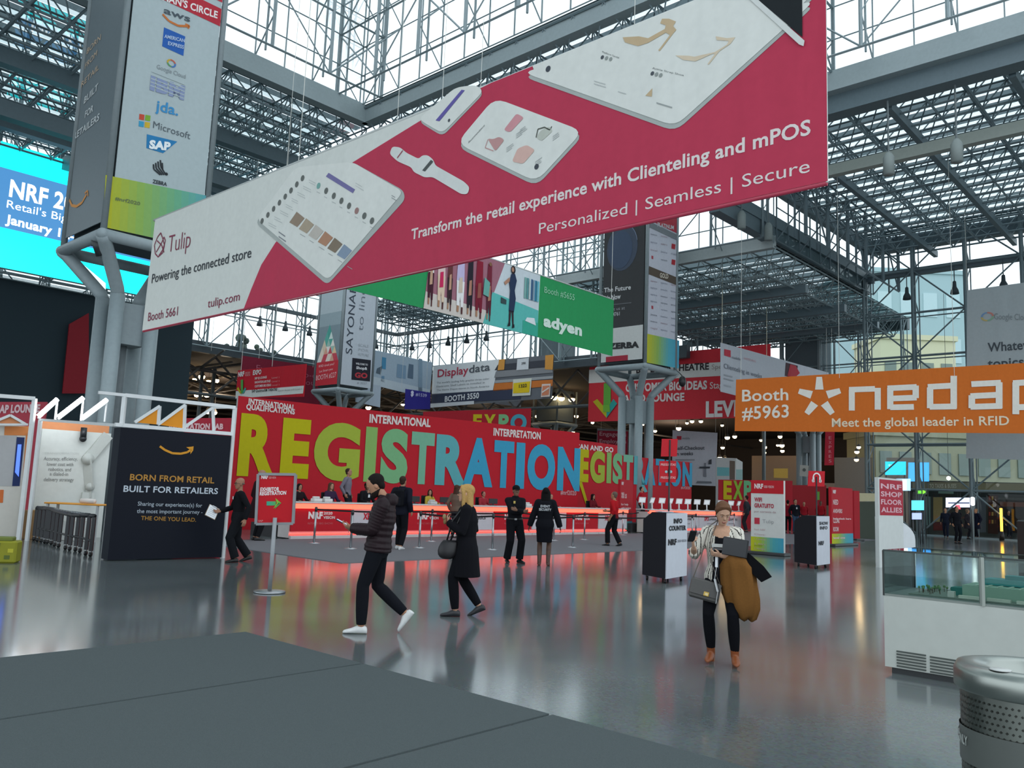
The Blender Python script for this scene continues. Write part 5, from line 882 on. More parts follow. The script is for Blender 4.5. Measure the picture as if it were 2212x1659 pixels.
# ================================================================ FAR RIGHT: shops and screens under the window wall
sw=MB(); SA=lambda x,y,D: dep(x,y,D)
def scr(x0,x1,y0,y1,D,label,cols,mat='screen',name='video_screen',cat='screen',th=.08,txt=None,group=None,legs=False):
    A=dep(x0,y1,D); pl=Panel(A,A+V((3,-.4,0)),.01); pl.slab([(x0,y1),(x1,y1),(x1,y0),(x0,y0)],cols[0],th,mat,back='1e2224')
    for pts,c in cols[1:]: pl.px(pts,c,1,mat)
    for w_ in txt or []: pl.txt(*w_[:6],mat=mat)
    o=pl.build(name,label,cat,group)
    if legs:
        m=MB()
        for x in (x0+3,x1-3): q_=pl.w(pl.at(x,y1))-pl.n*.05; m.tube(q_-o.location,V((q_.x,q_.y,0))-o.location,.03,'33373a','satin')
        m.build('leg',o)
    return o
scr(1912,1957,997,1026,56,'cyan wall screen behind the crimson topped totem, left of two',['22b0e0'],legs=True); scr(1962,2007,999,1040,56,'blue wall screen behind the crimson topped totem, right of two',['3a90d8'],legs=True)
scr(1936,1967,1034,1060,34,'white lit screen just right of the crimson topped totem',['8fb4e8',([(1945,1058),(1958,1058),(1958,1037),(1945,1037)],'ffffff')],legs=True); scr(1969,1996,1081,1102,40,'bright cyan monitor at far right kiosk',['4ac4f0'],legs=True); scr(1970,1991,1108,1122,40,'dim violet monitor below the bright cyan monitor',['8a98d8'],legs=True)
scr(2043,2098,1075,1096,52,'white lit shop sign with red mark behind the group at far right',['c3cdf0',([(2048,1088),(2094,1088),(2094,1085),(2048,1085)],'40485c'),([(2062,1100),(2075,1100),(2073,1091),(2064,1091)],'d04858')],name='shop_sign',cat='sign',legs=True)
Fa=dep(1965,1150,58); Fb=dep(2330,1150,53); pl=Panel(V((Fa.x,Fa.y,0)),V((Fb.x,Fb.y,0)),.02); e=pl.at; zz=lambda y,x=2080: e(x,y)[1]; L=pl.L
pl.slab([(0,0),(L,0),(L,zz(1040)),(0,zz(1040))],'3c403c',.3,px=False); pl.px([(1971,1057),(2104,1058),(2104,1042),(1971,1041)],'8f8a72',1); pl.px([(2111,1059),(2260,1062),(2260,1045),(2111,1043)],'8f8668',1); pl.txt('TO TAXIS & BUSES',(2008,1054),(2066,1054),9,'d8d4c0',.02); pl.px([(1971,1072),(2260,1076),(2260,1060),(1971,1058)],'1e2422',1); pl.px([(2027,1066),(2060,1067),(2060,1060),(2027,1060)],'6f8a80',2)
pl.px([(1998,1135),(2010,1135),(2010,1073),(1998,1072)],'6f8a86',1); pl.px([(2016,1127),(2036,1127),(2036,1074),(2016,1074)],'9a8a5a',1); pl.px([(2016,1146),(2040,1146),(2040,1128),(2016,1128)],'5a2420',2); pl.px([(2105,1150),(2130,1150),(2130,1074),(2105,1074)],'555a60',1); pl.px([(2134,1152),(2156,1154),(2156,1070),(2134,1070)],'3a2018',2); pl.px([(2156,1150),(2260,1152),(2260,1082),(2156,1080)],'1c130e',2); pl.px([(2160,1084),(2260,1086),(2260,1096),(2160,1094)],'6a3a28',3)
for i in range(12): pl.px([(2136+i%3*6,1080+i//3*17),(2140+i%3*6,1080+i//3*17),(2140+i%3*6,1072+i//3*17),(2136+i%3*6,1072+i//3*17)],('8a3a2a','b08a4a','5a3a2a')[i%3],3)
pl.build('shop_row','dark row of shop fronts below the right window wall','shops')
scr(1980,2002,1058,1068,50,'green glowing exit arrow sign above the far right doors',['1a2a1c',([(1983,1066),(1990,1066),(1990,1060),(1983,1060)],'58e02a'),([(1993,1067),(1999,1064),(1999,1061),(1993,1059)],'70f02a')],name='exit_sign',cat='sign',legs=True)
p=dep(2101,1083,50); t=thing('wall_lamp','white glowing capsule lamp beside the far right group','lamp',p); m=MB(); m.rings([((0,0,-.25),.05,.05),((0,0,-.2),.11,.11),((0,0,.2),.11,.11),((0,0,.25),.05,.05)],'ffffff','glow',n=12); m.build('diffuser',t); m=MB(); m.tube((0,.15,-p.z),(0,.15,.1),.03,'44484a','satin'); m.bar((0,0,0),(0,.15,0),.03,.03,'44484a','satin'); m.build('post',t)
p=dep(2163,1120,50); t=thing('wall_lamp','tall warm yellow light column inside the dark shop','lamp',p); m=MB(); m.tube((0,0,-.75),(0,0,.6),.07,'ffb030','glow',n=10); m.build('diffuser',t); m=MB(); m.rings([((0,0,-p.z),.15,.15),((0,0,-.75),.08,.08)],'2a2018','satin',n=12); m.build('base',t)
p=dep(2049,1033,48); t=thing('pendant_light','single small white light above the far right signs','lamp',p); m=MB(); m.ball((0,0,0),.11,'ffffff','glow'); m.build('bulb',t); m=MB(); m.tube((0,0,.1),(0,0,14.3-p.z),.012,'555a5c','satin',n=5); m.build('cord',t)
p=fl(1868,1152); t=thing('table','red orange topped high table behind the red totems','table',p); m=MB(); m.box((0,0,1.0),(1.0,.7,.3),'c4452e','print',bev=.03); m.build('tabletop',t)
for x in (-.4,.4):
    for y in (-.25,.25): m=MB(); m.tube((x,y,0),(x,y,.86),.025,'8a9092','steel'); m.build('leg',t)
p=fl(1873,1140); A=dep(1848,1120,44); pl=Panel(V((A.x,A.y,0)),V((A.x+4,A.y+.3,0)),.01); e=pl.at; pl.slab([(0,e(1848,1083)[1]),(e(1900,1083)[0],e(1900,1083)[1]),(e(1900,1083)[0],e(1900,1066)[1]),(0,e(1848,1065)[1])],'c9c4a0',.2,px=False); pl.slab([(0,0),(e(1900,1083)[0],0),(e(1900,1083)[0],e(1900,1084)[1]),(0,e(1848,1084)[1])],'4a5248',.1,px=False); pl.build('booth_wall','cream topped green booth wall behind the red totems','booth wall')
A=dep(1727,1028,60); pl=Panel(A,A+V((2,0,0)),.01); pl.slab([(1727,1028),(1746,1030),(1747,1006),(1728,1004)],'a9aca6',.04); pl.disc((1737,1015),.12,'5a5f5c',2); pl.build('poster','pale poster with dark dot above the red crowd wall','poster')
A=dep(1547,1040,62); pl=Panel(V((A.x,A.y,0)),V((A.x+4,A.y,0)),.01); e=pl.at; pl.slab([(0,0),(e(1592,1040)[0],0),(e(1592,1040)[0],e(1592,990)[1]),(0,e(1548,988)[1])],'b9bdbc',.15,px=False); pl.px([(1549,1028),(1575,1028),(1575,1010),(1549,1009)],'6fb0b4',1); pl.px([(1576,1036),(1588,1036),(1588,996),(1576,995)],'6b5f55',1); pl.build('booth_wall','pale booth wall with teal panel under the checkout banner','booth wall')
A=dep(1590,1035,58); pl=Panel(V((A.x,A.y,0)),V((A.x+2,A.y,0)),.01); e=pl.at; pl.slab([(0,0),(e(1604,1035)[0],0),(e(1604,1035)[0],e(1604,998)[1]),(0,e(1590,990)[1])],'d5dad8',.3,px=False); pl.px([(1590,1036),(1604,1036),(1604,1014),(1590,1014)],'9cc0bc',1); pl.build('totem_sign','slim white and mint totem left of the wifi sign','sign')
p=dep(1668,1012,64); A=dep(1672,1032,58); pl=Panel(A,A+V((3,0,0)),.01); pl.slab([(1672,1032),(1702,1033),(1702,1012),(1672,1012)],'c9a24a',.1); pl.build('shop_sign','small warm lit yellow panel on the brown hall wall','sign')
# black ball speaker hanging from the right column tower
p=dep(1474,824,44.5); t=thing('loudspeaker','black round loudspeaker hanging off the right column tower','speaker',p); m=MB(); m.ball((0,0,0),(.2,.2,.3),'1a1a1c','satin',n=16,k=10); m.build('housing',t); m=MB(); q2=V((9.2,46.6,8.9))-p; m.path([(0,0,.28),q2*.4+V((0,0,.2)),q2],.025,'1a1a1c','satin'); m.build('arm',t)
p=dep(217,533,24.3); t=thing('loudspeaker','black cylinder loudspeaker under the nearest column tower corner','speaker',p); m=MB(); m.tube((-.1,-.1,.25),(.05,.05,-.25),.17,'2a3034','satin',n=16); m.build('housing',t); m=MB(); m.tube((-.05,-.05,.1),(.0,-.02,.75),.04,'2a3034','satin'); m.build('bracket',t)
# ================================================================ PEOPLE
def vol(mb,vox,name,parent,col,mat,colfn=None,it=2,fac=.5,label=None):
    """melt closed overlapping shapes into one continuous skin"""
    me=bpy.data.meshes.new(name); me.from_pydata(mb.v,[],mb.f); o=bpy.data.objects.new(name,me); COL.objects.link(o)
    r=o.modifiers.new('r','REMESH'); r.mode='VOXEL'; r.voxel_size=vox; r.use_smooth_shade=True
    s=o.modifiers.new('s','SMOOTH'); s.factor=fac; s.iterations=it
    dg=bpy.context.evaluated_depsgraph_get(); m2=bpy.data.meshes.new_from_object(o.evaluated_get(dg)); o.modifiers.clear(); o.data=m2; bpy.data.meshes.remove(me); m2.name=name
    m2.materials.clear(); m2.materials.append(MATS[mat]); n=len(m2.polygons); cols=np.ones((n,4),dtype=np.float32); cols[:,:3]=lin(col)
    if colfn is not None:
        c=np.empty(n*3,dtype=np.float32); m2.polygons.foreach_get('center',c); colfn(c.reshape(n,3),cols)
    at=m2.attributes.new('Col','FLOAT_COLOR','FACE'); at.data.foreach_set('color',cols.ravel()); m2.polygons.foreach_set('use_smooth',[True]*n)
    o.parent=parent
    if label: o['label']=label
    return o
def ik(a,t,l1,l2,hint):
    a,t=V(a),V(t); d=t-a; L=min(d.length,(l1+l2)*.995); dn=d.normalized(); t=a+dn*L; x=(l1*l1-l2*l2+L*L)/(2*L); h=math.sqrt(max(l1*l1-x*x,0)); hv=V(hint)-dn*V(hint).dot(dn); return a+dn*x+hv.normalized()*h,t
def oloft(mb,rs,n=16):
    vs=[]; k=len(rs)
    for c,X,Y in rs:
        for j in range(n): a=2*math.pi*j/n; vs.append(c+X*math.cos(a)+Y*math.sin(a))
    mb.add(vs,[(i*n+j,i*n+(j+1)%n,(i+1)*n+(j+1)%n,(i+1)*n+j) for i in range(k-1) for j in range(n)]+[tuple(range(n))[::-1],tuple(range((k-1)*n,k*n))],'ffffff')
def limb(mb,a,b_,c,r,infl=0,until=1.0,rib=0):
    """a-b-c chain; r = radii at 5 stations (a, mid, b, mid, c)"""
    pts=[]; rs=[]; N=6
    for p,q,r0_,r1_,r2_ in ((a,b_,r[0],r[1],r[2]),(b_,c,r[2],r[3],r[4])):
        for i in range(N):
            f=i/N; pts.append(p.lerp(q,f)); rr=(r0_*(1-f)*(1-2*f)+4*r1_*f*(1-f)*.98+r2_*f*(2*f-1)) if True else 0; rs.append(max(rr,.02))
    pts.append(c.copy()); rs.append(r[4]); K=max(3,int(round(len(pts)*until))); pts,rs=pts[:K],rs[:K]
    if rib:
        P2,R2=[],[]
        for i in range(len(pts)-1):
            for k in range(3): f=k/3; P2.append(pts[i].lerp(pts[i+1],f)); R2.append(rs[i]*(1-f)+rs[i+1]*f)
        pts=P2+[pts[-1]]; rs=[q+rib*(1 if i%2 else -1) for i,q in enumerate(R2)]+[rs[-1]]
    mb.ball(pts[0],rs[0]+infl,'ffffff',n=12,k=8); mb.path(pts,[q+infl for q in rs],'ffffff',n=12)
def person(label,pos,yaw,H=1.75,lean=0,side=0,twist=0,hip=.93,feet=None,hands=None,head=(0,0,0),sex='m',skin='b98a6c',hair='2a2220',hs='short',top='2a2a2c',tmat='fabric',sleeve=1.0,hem=-.1,loose=.022,coat=None,legs='1c1c20',legcut=1.0,lloose=.014,shoe='1a1a1c',boots=None,skirt=None,near=False,badge=False,beard=None,glasses=False,cap=None,rib=0,group=None,collar=None,shoeh=0,seated=False,bare=None):
    k=H/1.75; t=thing('person',label,'person',(pos[0],pos[1],pos[2] if len(pos)>2 else 0),yaw,group); Z=V((0,0,1)); P=V((0,0,hip*k))
    U=Matrix.Rotation(-math.radians(lean),3,'X')@(Matrix.Rotation(math.radians(side),3,'Y')@Z); tw=Matrix.Rotation(math.radians(twist),3,'Z'); R=tw@V((1,0,0)); R=(R-U*R.dot(U)).normalized(); F=U.cross(R)
    f=sex=='f'; sw=(.165 if f else .19)*k; S=P+U*.475*k; vb,vg=(.0068,.0095) if near else (.012,.015)
    NB=P+U*.535*k+F*.005*k; yawh,pit,fwd=head; Mh=Matrix((R,F,U)).transposed()@Matrix.Rotation(math.radians(yawh),3,'Z')@Matrix.Rotation(-math.radians(pit),3,'X'); HC=NB+U*.05*k+F*(.015*k+fwd)+Mh@V((0,.0,.1*k))
    hp=lambda x,y,z: HC+Mh@(V((x,y,z))*k)
    tors=[(-.12,.13,.1),(-.06,.165,.118),(0,.17 if f else .165,.12),(.11,.128 if f else .145,.1),(.22,.14 if f else .158,.11),(.32,.155 if f else .172,.125 if f else .12),(.42,.145 if f else .168,.1),(.48,.12 if f else .13,.085),(.53,.062,.062)]
    feet=feet or {}; FL=feet.get('L',(-.1,0,0,0,8)); FR=feet.get('R',(.1,0,0,0,-8)); legsj=[]
    for s,ft in ((-1,FL),(1,FR)):
        x,y,z,pitch,toe=ft; hj=P+V((1,0,0))*s*.088*k; an=V((x,y,z+.085*k)); kn,an=ik(hj,an,.445*k,.435*k,V((math.sin(math.radians(-toe))*.3+s*.08,1,.0))); legsj.append((hj,kn,an,pitch,toe))
    hands=hands or {}; armsj=[]
    for s,nm in ((-1,'L'),(1,'R')):
        h=hands.get(nm,{}); sj=S+R*s*sw-U*.012*k; w=V(h.get('w',(s*(sw+.07*k),.02*k,P.z-.02*k))); el,w=ik(sj,w,.295*k,.262*k,V(h.get('e',(s*.35,-1,-.2)))); D=V(h.get('d',(w-el))).normalized(); N=V(h.get('n',(-s,0,0))); N=(N-D*N.dot(D)).normalized(); armsj.append((s,sj,el,w,D,N,h.get('c',18)))
    ra=[q*k for q in ((.05,.043,.036,.037,.026) if f else (.058,.05,.041,.042,.029))]; rl=[q*k for q in ((.086,.078,.054,.056,.036) if f else (.088,.076,.056,.056,.04))]
    # ---- body
    b=MB(); oloft(b,[(P+U*(d*k),R*rx*k,F*ry*k) for d,rx,ry in tors]); b.path([P+U*.47*k,NB,HC+Mh@V((0,-.012,-.06))],[.055*k,.052*k,.05*k] if not f else [.048*k,.044*k,.043*k],'ffffff',n=12)
    b.path([S-R*sw-U*.012*k,S+U*.012*k,S+R*sw-U*.012*k],[ra[0]*.95,.062*k,ra[0]*.95],'ffffff',n=12)
    hr=[(-.115,.02,.018,.06),(-.103,.036,.034,.05),(-.075,.053,.06,.026),(-.035,.064,.08,.01),(0,.07,.089,.001),(.04,.073,.095,-.004),(.078,.066,.086,-.008),(.104,.046,.06,-.012),(.119,.016,.02,-.014)]
    X,Y=Mh.col[0],Mh.col[1]; oloft(b,[(hp(0,yo,z),X*rx*k,Y*ry*k) for z,rx,ry,yo in hr],18)
    b.path([hp(0,.086,.012),hp(0,.1,-.018),hp(0,.106,-.034)],[.008*k,.011*k,.014*k],'ffffff',n=8); b.ball(hp(0,.088,-.07),(.022*k,.009*k,.011*k),'ffffff',n=10,k=6,M=Mh); b.path([hp(-.045,.076,.022),hp(0,.088,.024),hp(.045,.076,.022)],.011*k,'ffffff',n=8)
    for s in (-1,1): b.ball(hp(s*.073,-.006,-.012),(.009*k,.02*k,.03*k),'ffffff',n=8,k=6,M=Mh)
    for s,sj,el,w,D,N,cu in armsj:
        limb(b,sj,el,w,ra); T=(D.cross(N) if s>0 else N.cross(D)).normalized(); pk=k*(.93 if f else 1)
        vs=[]; rings=[(0,.027,.02),(.02,.034,.017),(.055,.041,.015),(.085,.041,.0135),(.092,.03,.01)]; oloft(b,[(w+D*d*pk,T*rx*pk,N*ry*pk) for d,rx,ry in rings],12)
        for j,(o_,ln) in enumerate(((.03,.074),(.0105,.083),(-.009,.077),(-.028,.06))):
            p0=w+D*(.082*pk)+T*o_*pk; ang=0; pts=[p0]; dirv=D.copy()
            for sg in (.45,.32,.23): ang+=math.radians(cu*(1+.08*j)); dirv=D*math.cos(ang)+N*math.sin(ang)+T*(o_*1.2); pts.append(pts[-1]+dirv.normalized()*ln*sg*pk)
            b.path(pts,[.0092*pk,.0086*pk,.0078*pk,.0066*pk],'ffffff',n=7); b.ball(pts[-1],.0068*pk,'ffffff',n=7,k=5)
        q0=w+D*.02*pk+T*.026*pk; q1=q0+(D*.62+T*.62+N*.25).normalized()*.036*pk; q2=q1+(D*.85+T*.2+N*.45).normalized()*.034*pk; b.path([q0,q1,q2],[.0125*pk,.0105*pk,.0085*pk],'ffffff',n=7); b.ball(q2,.0085*pk,'ffffff',n=7,k=5)
    for hj,kn,an,pi_,toe in legsj:
        limb(b,hj,kn,an,rl); td=Matrix.Rotation(math.radians(toe),3,'Z')@V((0,1,0)); pr_=math.radians(pi_); fd=td*math.cos(pr_)-Z*math.sin(pr_); fu=td*math.sin(pr_)+Z*math.cos(pr_); b.path([an-fu*.03*k-fd*.03*k,an-fu*.045*k+fd*.06*k,an-fu*.06*k+fd*.13*k],[.034*k,.034*k,.022*k],'ffffff',n=10)
    lipc=np.array(hp(0,.094,-.07)); 
    def cf_(c,cols):
        d=c-lipc; lx=np.abs(d@np.array(Mh.col[0])); lz=np.abs(d@np.array(Mh.col[2])); m=(lx<.022*k)&(lz<.0085*k)&(np.abs(d@np.array(Mh.col[1]))<.02); cols[m,:3]=lin('a0665a' if f else '94604f')
    vol(b,vb,'body',t,skin,'skin',cf_,2 if near else 1,.4)
    e=MB()
    for s in (-1,1):
        e.ball(hp(s*.031,.0775,-.001),(.0115*k,.008*k,.0052*k),'b9aea4','gloss',n=10,k=6,M=Mh); e.ball(hp(s*.031,.0865,-.001),(.0056*k,.003*k,.005*k),'2c1d14','gloss',n=8,k=5,M=Mh)
        e.path([hp(s*.012,.0925,.021),hp(s*.032,.09,.026),hp(s*.05,.076,.02)],[.0035*k,.004*k,.0025*k],hair if hs!='bald' else '4a3a30','hair',n=6)
    e.build('eyes',t)
    if glasses:
        g=MB()
        for s in (-1,1):
            c=[hp(s*.032+.024*math.cos(a),.099,.0+.019*math.sin(a)) for a in [i*math.pi/6 for i in range(13)]]; g.path(c,.0025*k,'1a1a1c','satin',n=5); g.tube(hp(s*.056,.099,.005),hp(s*.077,.0,.0),.0022*k,'1a1a1c','satin',n=5)
        g.tube(hp(-.009,.1,.003),hp(.009,.1,.003),.0025*k,'1a1a1c','satin',n=5); g.build('glasses',t)
    # ---- hair
    h=MB(); hv=.009 if near else .013
    if hs!='bald':
        if f: h.ball(hp(0,-.012,.058),(.077*k,.093*k,.072*k),hair,n=16,k=10,M=Mh)
        h.ball(hp(0,-.028,.042),(.082*k,.1*k,.09*k),hair,n=16,k=10,M=Mh); h.ball(hp(0,-.052,-.01),(.07*k,.055*k,.075*k),hair,n=14,k=8,M=Mh)
        if hs in('long','verylong'):
            dn=V((0,0,-1)); L=(.26 if hs=='long' else .36)*k; c0=hp(0,-.045,0)
            oloft(h,[(c0+Mh.col[2]*.05*k,X*.08*k,Y*.06*k),(c0+dn*.06*k-F*.005,X*.09*k,Y*.06*k),(c0+dn*.16*k-F*.015,X*.105*k,Y*.055*k),(c0+dn*L-F*.02,X*.1*k,Y*.04*k),(c0+dn*(L+.04*k)-F*.02,X*.05*k,Y*.02*k)])
            for s in (-1,1): h.path([hp(s*.045,.06,.085),hp(s*.078,.03,.02),hp(s*.084,.018,-.06),hp(s*.085,.02,-.13)+dn*.02,hp(s*.08,.025,-.13)+dn*L*.45],[.02*k,.026*k,.026*k,.026*k,.012*k],hair,n=8)
        if f and hs!='bob':
            for s in (-1,1):
                for q in range(7):
                    a=q/6; y0=.072-.05*a; h.path([hp(s*.006,y0,.108-.004*a),hp(s*(.045+.01*a),y0-.012,.098-.01*a),hp(s*.077,y0-.045,.055-.02*a),hp(s*.07,-.06-.02*a,.03-.04*a),hp(s*.02,-.105,.05-.04*a)],[.009*k,.011*k,.011*k,.01*k,.009*k],hair,n=6)
        if hs=='pony': h.path([hp(0,-.1,.05),hp(0,-.13,.02),hp(.01,-.125,-.06),hp(.015,-.105,-.14)],[.03*k,.034*k,.03*k,.012*k],hair,n=8); [h.path([hp(s*.012,.062,.095),hp(s*.06,.042,.068),hp(s*.077,.008,.01),hp(s*.074,-.01,-.05)],[.016*k,.018*k,.014*k,.006*k],hair,n=7) for s in (-1,1)]
        if hs=='bob': [h.path([hp(s*.04,.055,.09),hp(s*.078,.02,.02),hp(s*.08,.0,-.08)],[.018*k,.026*k,.02*k],hair,n=8) for s in (-1,1)]; h.ball(hp(0,-.055,-.06),(.078*k,.05*k,.06*k),hair,n=12,k=8,M=Mh)
        vol(h,hv,'hair',t,hair,'hair',it=1)
    else:
        h.path([hp(-.075,-.01,.0),hp(-.065,-.06,.0),hp(0,-.092,-.005),hp(.065,-.06,.0),hp(.075,-.01,.0)],[.008*k,.014*k,.016*k,.014*k,.008*k],hair,n=8); h.build('hair',t)
    if beard:
        q=MB(); oloft(q,[(hp(0,yo,z),X*(rx+.007)*k,Y*(ry+.008)*k) for z,rx,ry,yo in ((-.123,.02,.018,.062),(-.11,.036,.036,.05),(-.08,.052,.062,.027),(-.052,.058,.07,.014))],16); vol(q,hv,'beard',t,beard,'hair',it=1)
    if cap:
        q=MB(); q.ball(hp(0,-.012,.06),(.088*k,.105*k,.075*k),cap,'fabric',n=16,k=8,M=Mh); q.hull([hp(x,y,z) for x in (-.06,.06) for y,z in ((.06,.055),(.06,.045))]+[hp(x,.165,.035+dz) for x in (-.045,.045) for dz in (0,.008)],cap,'fabric'); q.build('cap',t)
    # ---- clothes
    lg=MB()
    if skirt:
        oloft(lg,[(P+U*.12*k,R*.145*k,F*.12*k),(P,R*.19*k,F*.14*k),(P-Z*.12*k,R*.195*k,F*.14*k),(V((0,.0,skirt*k)),R*.17*k,F*.13*k)]); vol(lg,vg,'skirt',t,legs,'fabric',it=3)
        lg=MB()
    else:
        oloft(lg,[(P+U*(d*k),R*(rx+lloose*.8)*k,F*(ry+lloose*.8)*k) for d,rx,ry in tors[:4]])
        for hj,kn,an,pi_,toe in legsj: limb(lg,hj,kn,an+(kn-an).normalized()*.015,rl if lloose<.02 else [rl[0],rl[1],rl[2]*1.08,rl[3]*1.05,rl[4]*1.45],lloose*k,legcut)
        vol(lg,vg,'trousers',t,legs,'fabric',it=3)
    j=MB(); lo=loose
    tt=[(d,rx,ry) for d,rx,ry in tors if d>=hem-.001]; bot=tors[0] if not tt else tt[0]
    rr=[(P+U*(d*k),R*(rx+lo)*k,F*(ry+lo)*k) for d,rx,ry in tt[:-1]]+[(P+U*.515*k,R*(.075+lo*.5)*k,F*(.07+lo*.5)*k)]
    if rib:
        r2=[]
        for i in range(len(rr)-1):
            for q in range(3):
                g=q/3; a,c=rr[i],rr[i+1]; sc_=1+rib*(1 if (i*3+q)%2 else -1); r2.append((a[0].lerp(c[0],g),a[1].lerp(c[1],g)*sc_,a[2].lerp(c[2],g)*sc_))
        rr=r2+[rr[-1]]
    if coat: rr=[(V((P.x,P.y-.01,coat*k)),R*(.2+lo)*k,V((0,1,0))*(.17+lo)*k),(V((P.x,P.y,coat*k+.25*k)),R*(.19+lo)*k,V((0,1,0))*(.15+lo)*k)]+[(P-U*.03*k,R*(.175+lo)*k,F*(.13+lo)*k)]+rr[2:]
    oloft(j,rr,18); j.path([S-R*sw-U*.012*k,S+U*.008*k,S+R*sw-U*.012*k],[ra[0]+lo*.9,.068*k,ra[0]+lo*.9],'ffffff',n=12)
    for s,sj,el,w,D,N,cu in armsj: limb(j,sj,el,w,ra,lo*.85,sleeve,rib*.12)
    if collar: j.path([NB+F*.0-U*.03*k,NB+U*.035*k-F*.005],[(.075+lo*.4)*k,(.07+lo*.3)*k],'ffffff',n=14)
    def bc(c,cols):
        if bare: bare(c,cols)
    jk=vol(j,vg,'coat' if coat else ('jacket' if lo>.02 else 'shirt'),t,top,tmat,bc if bare else None,2 if rib else 3)
    for hj,kn,an,pi_,toe in legsj:
        td=Matrix.Rotation(math.radians(toe),3,'Z')@V((0,1,0)); pr_=math.radians(pi_); fd=td*math.cos(pr_)-Z*math.sin(pr_); fu=td*math.sin(pr_)+Z*math.cos(pr_); sd=fd.cross(fu); m=MB()
        if seated: continue
        c=boots or shoe; dz=.085*k; so=an-fu*dz
        oloft(m,[(so+fd*d*k+fu*h_*.5*k,sd*w_*k,fu*h_*.5*k) for d,w_,h_ in ((-.07,.02,.05),(-.062,.032,.075),(-.03,.037,.092),(.02,.038,.098),(.06,.042,.08),(.11,.046,.058),(.155,.042,.046),(.185,.028,.036),(.198,.01,.02))],14)
        if boots: m.path([an-fu*.04*k,an+(kn-an).normalized()*.06*k,an+(kn-an).normalized()*(.12 if skirt is None else .3)*k],[.045*k,.047*k,.05*k if skirt is None else .058*k],'ffffff',n=12)
        sh=vol(m,.007 if near else .011,'boot' if boots else 'shoe',t,c,'leather',it=2)
        m=MB()
        if shoeh: m.box(so-fu*(shoeh*.5-.012)-fd*.045*k,(.05*k,.05*k,shoeh),c,'leather',M=Matrix((sd,fd,fu)).transposed()); m.build('heel',sh)
    if badge:
        m=MB(); c=P+U*.36*k+F*(.125+lo+.012)*k+R*(.0)*k; m.box(c,(.075,.006,.1),'e6e8ea','print',M=Matrix((R,F,U)).transposed()); m.tube(c+U*.05,P+U*.51*k+R*.05*k+F*.08*k,.004,'2a4a8a' if badge is True else badge,'fabric',n=5); m.tube(c+U*.05,P+U*.51*k-R*.05*k+F*.08*k,.004,'2a4a8a' if badge is True else badge,'fabric',n=5); m.build('name_badge',jk)
    t['_k']=k; J=dict(P=P,U=U,R=R,F=F,S=S,NB=NB,HC=HC,Mh=Mh,arms=armsj,legs=legsj,k=k,hp=hp,t=t,jk=jk); Mw=Matrix.Translation(t.location)@Matrix.Rotation(yaw,4,'Z'); J['w']=lambda q: Mw@V(q); J['Mw']=Mw; del t['_k']; return J
def held(J,mb,name,label,cat):
    """a thing carried by a person: modelled in the person's frame, kept as a thing of its own"""
    c=sum((V(p) for p in mb.v),V())/len(mb.v); mb.v=[tuple(V(p)-c) for p in mb.v]; o=mb.build(name); o.location=J['w'](c); o.rotation_euler=(0,0,J['t'].rotation_euler.z); return tag(o,label,cat)
def heading(deg): return -math.radians(deg)   # compass-like: 0 = away from the camera, 90 = to the right
# ---- man in the puffer jacket
p=fl(806,1367); J=person('person in dark maroon puffer jacket and white sneakers walking left with a phone',(p.x,p.y),heading(-92),1.8,lean=-5,hip=.945,near=True,feet={'L':(-.09,.13,.0,0,2),'R':(.09,-.34,.13,52,-2)},hands={'L':{'w':(-.07,.3,1.17),'d':(.35,1,.15),'n':(.6,-.2,.9),'c':26,'e':(-.5,-.6,-1)},'R':{'w':(.12,.28,1.14),'d':(-.45,1,.1),'n':(-.5,-.2,.9),'c':26,'e':(.5,-.6,-1)}},head=(4,38,.05),hair='1d1716',beard='241b18',skin='b58468',top='24161b',tmat='puffer',loose=.034,rib=.035,hem=-.1,collar=1,legs='15171d',lloose=.015,shoe='dfe0de')
m=MB(); m.box((0.0,.43,1.225),(.078,.155,.012),'16171a','gloss',M=Matrix.Rotation(.45,3,'X'),bev=.004); m.box((0.0,.428,1.232),(.068,.14,.004),'7d8ca0','screen',M=Matrix.Rotation(.45,3,'X')); held(J,m,'phone','black phone held by the puffer jacket walker','phone')
m=MB(); m.rings([((0,-.06,1.42),.12,.09),((0,-.1,1.47),.13,.1),((0,-.12,1.54),.12,.08),((0,-.11,1.58),.08,.045)],'24161b','puffer',n=16); o=m.build('hood',J['jk'])
# ---- blonde woman
p=fl(1000,1331); J=person('person with long blonde hair, glasses and knee length black coat walking left',(p.x,p.y),heading(-88),1.74,lean=1,hip=.935,near=True,sex='f',feet={'L':(-.08,.1,.0,0,3),'R':(.08,-.2,.05,24,-3)},hands={'L':{'w':(-.1,.24,1.22),'d':(.2,.35,1),'n':(.3,-1,.2),'c':36,'e':(-.5,-.6,-.9)},'R':{'w':(.17,.16,1.1),'d':(-.3,1,.2),'n':(-1,0,.2),'c':30}},head=(2,-2,.01),hair='b8935a',hs='long',skin='c79a80',glasses=True,top='131318',coat=.52,loose=.03,hem=-.12,legs='101116',shoe='2a2a2e',collar=1)
m=MB(); m.ball((-.1,.3,1.29),(.028,.026,.04),'a08a66','fabric',n=10,k=7); m.ball((-.09,.29,1.23),(.025,.025,.04),'8a7350','fabric',n=10,k=7); held(J,m,'glove_bundle','crumpled beige gloves held at the chest of the blonde walker','gloves')
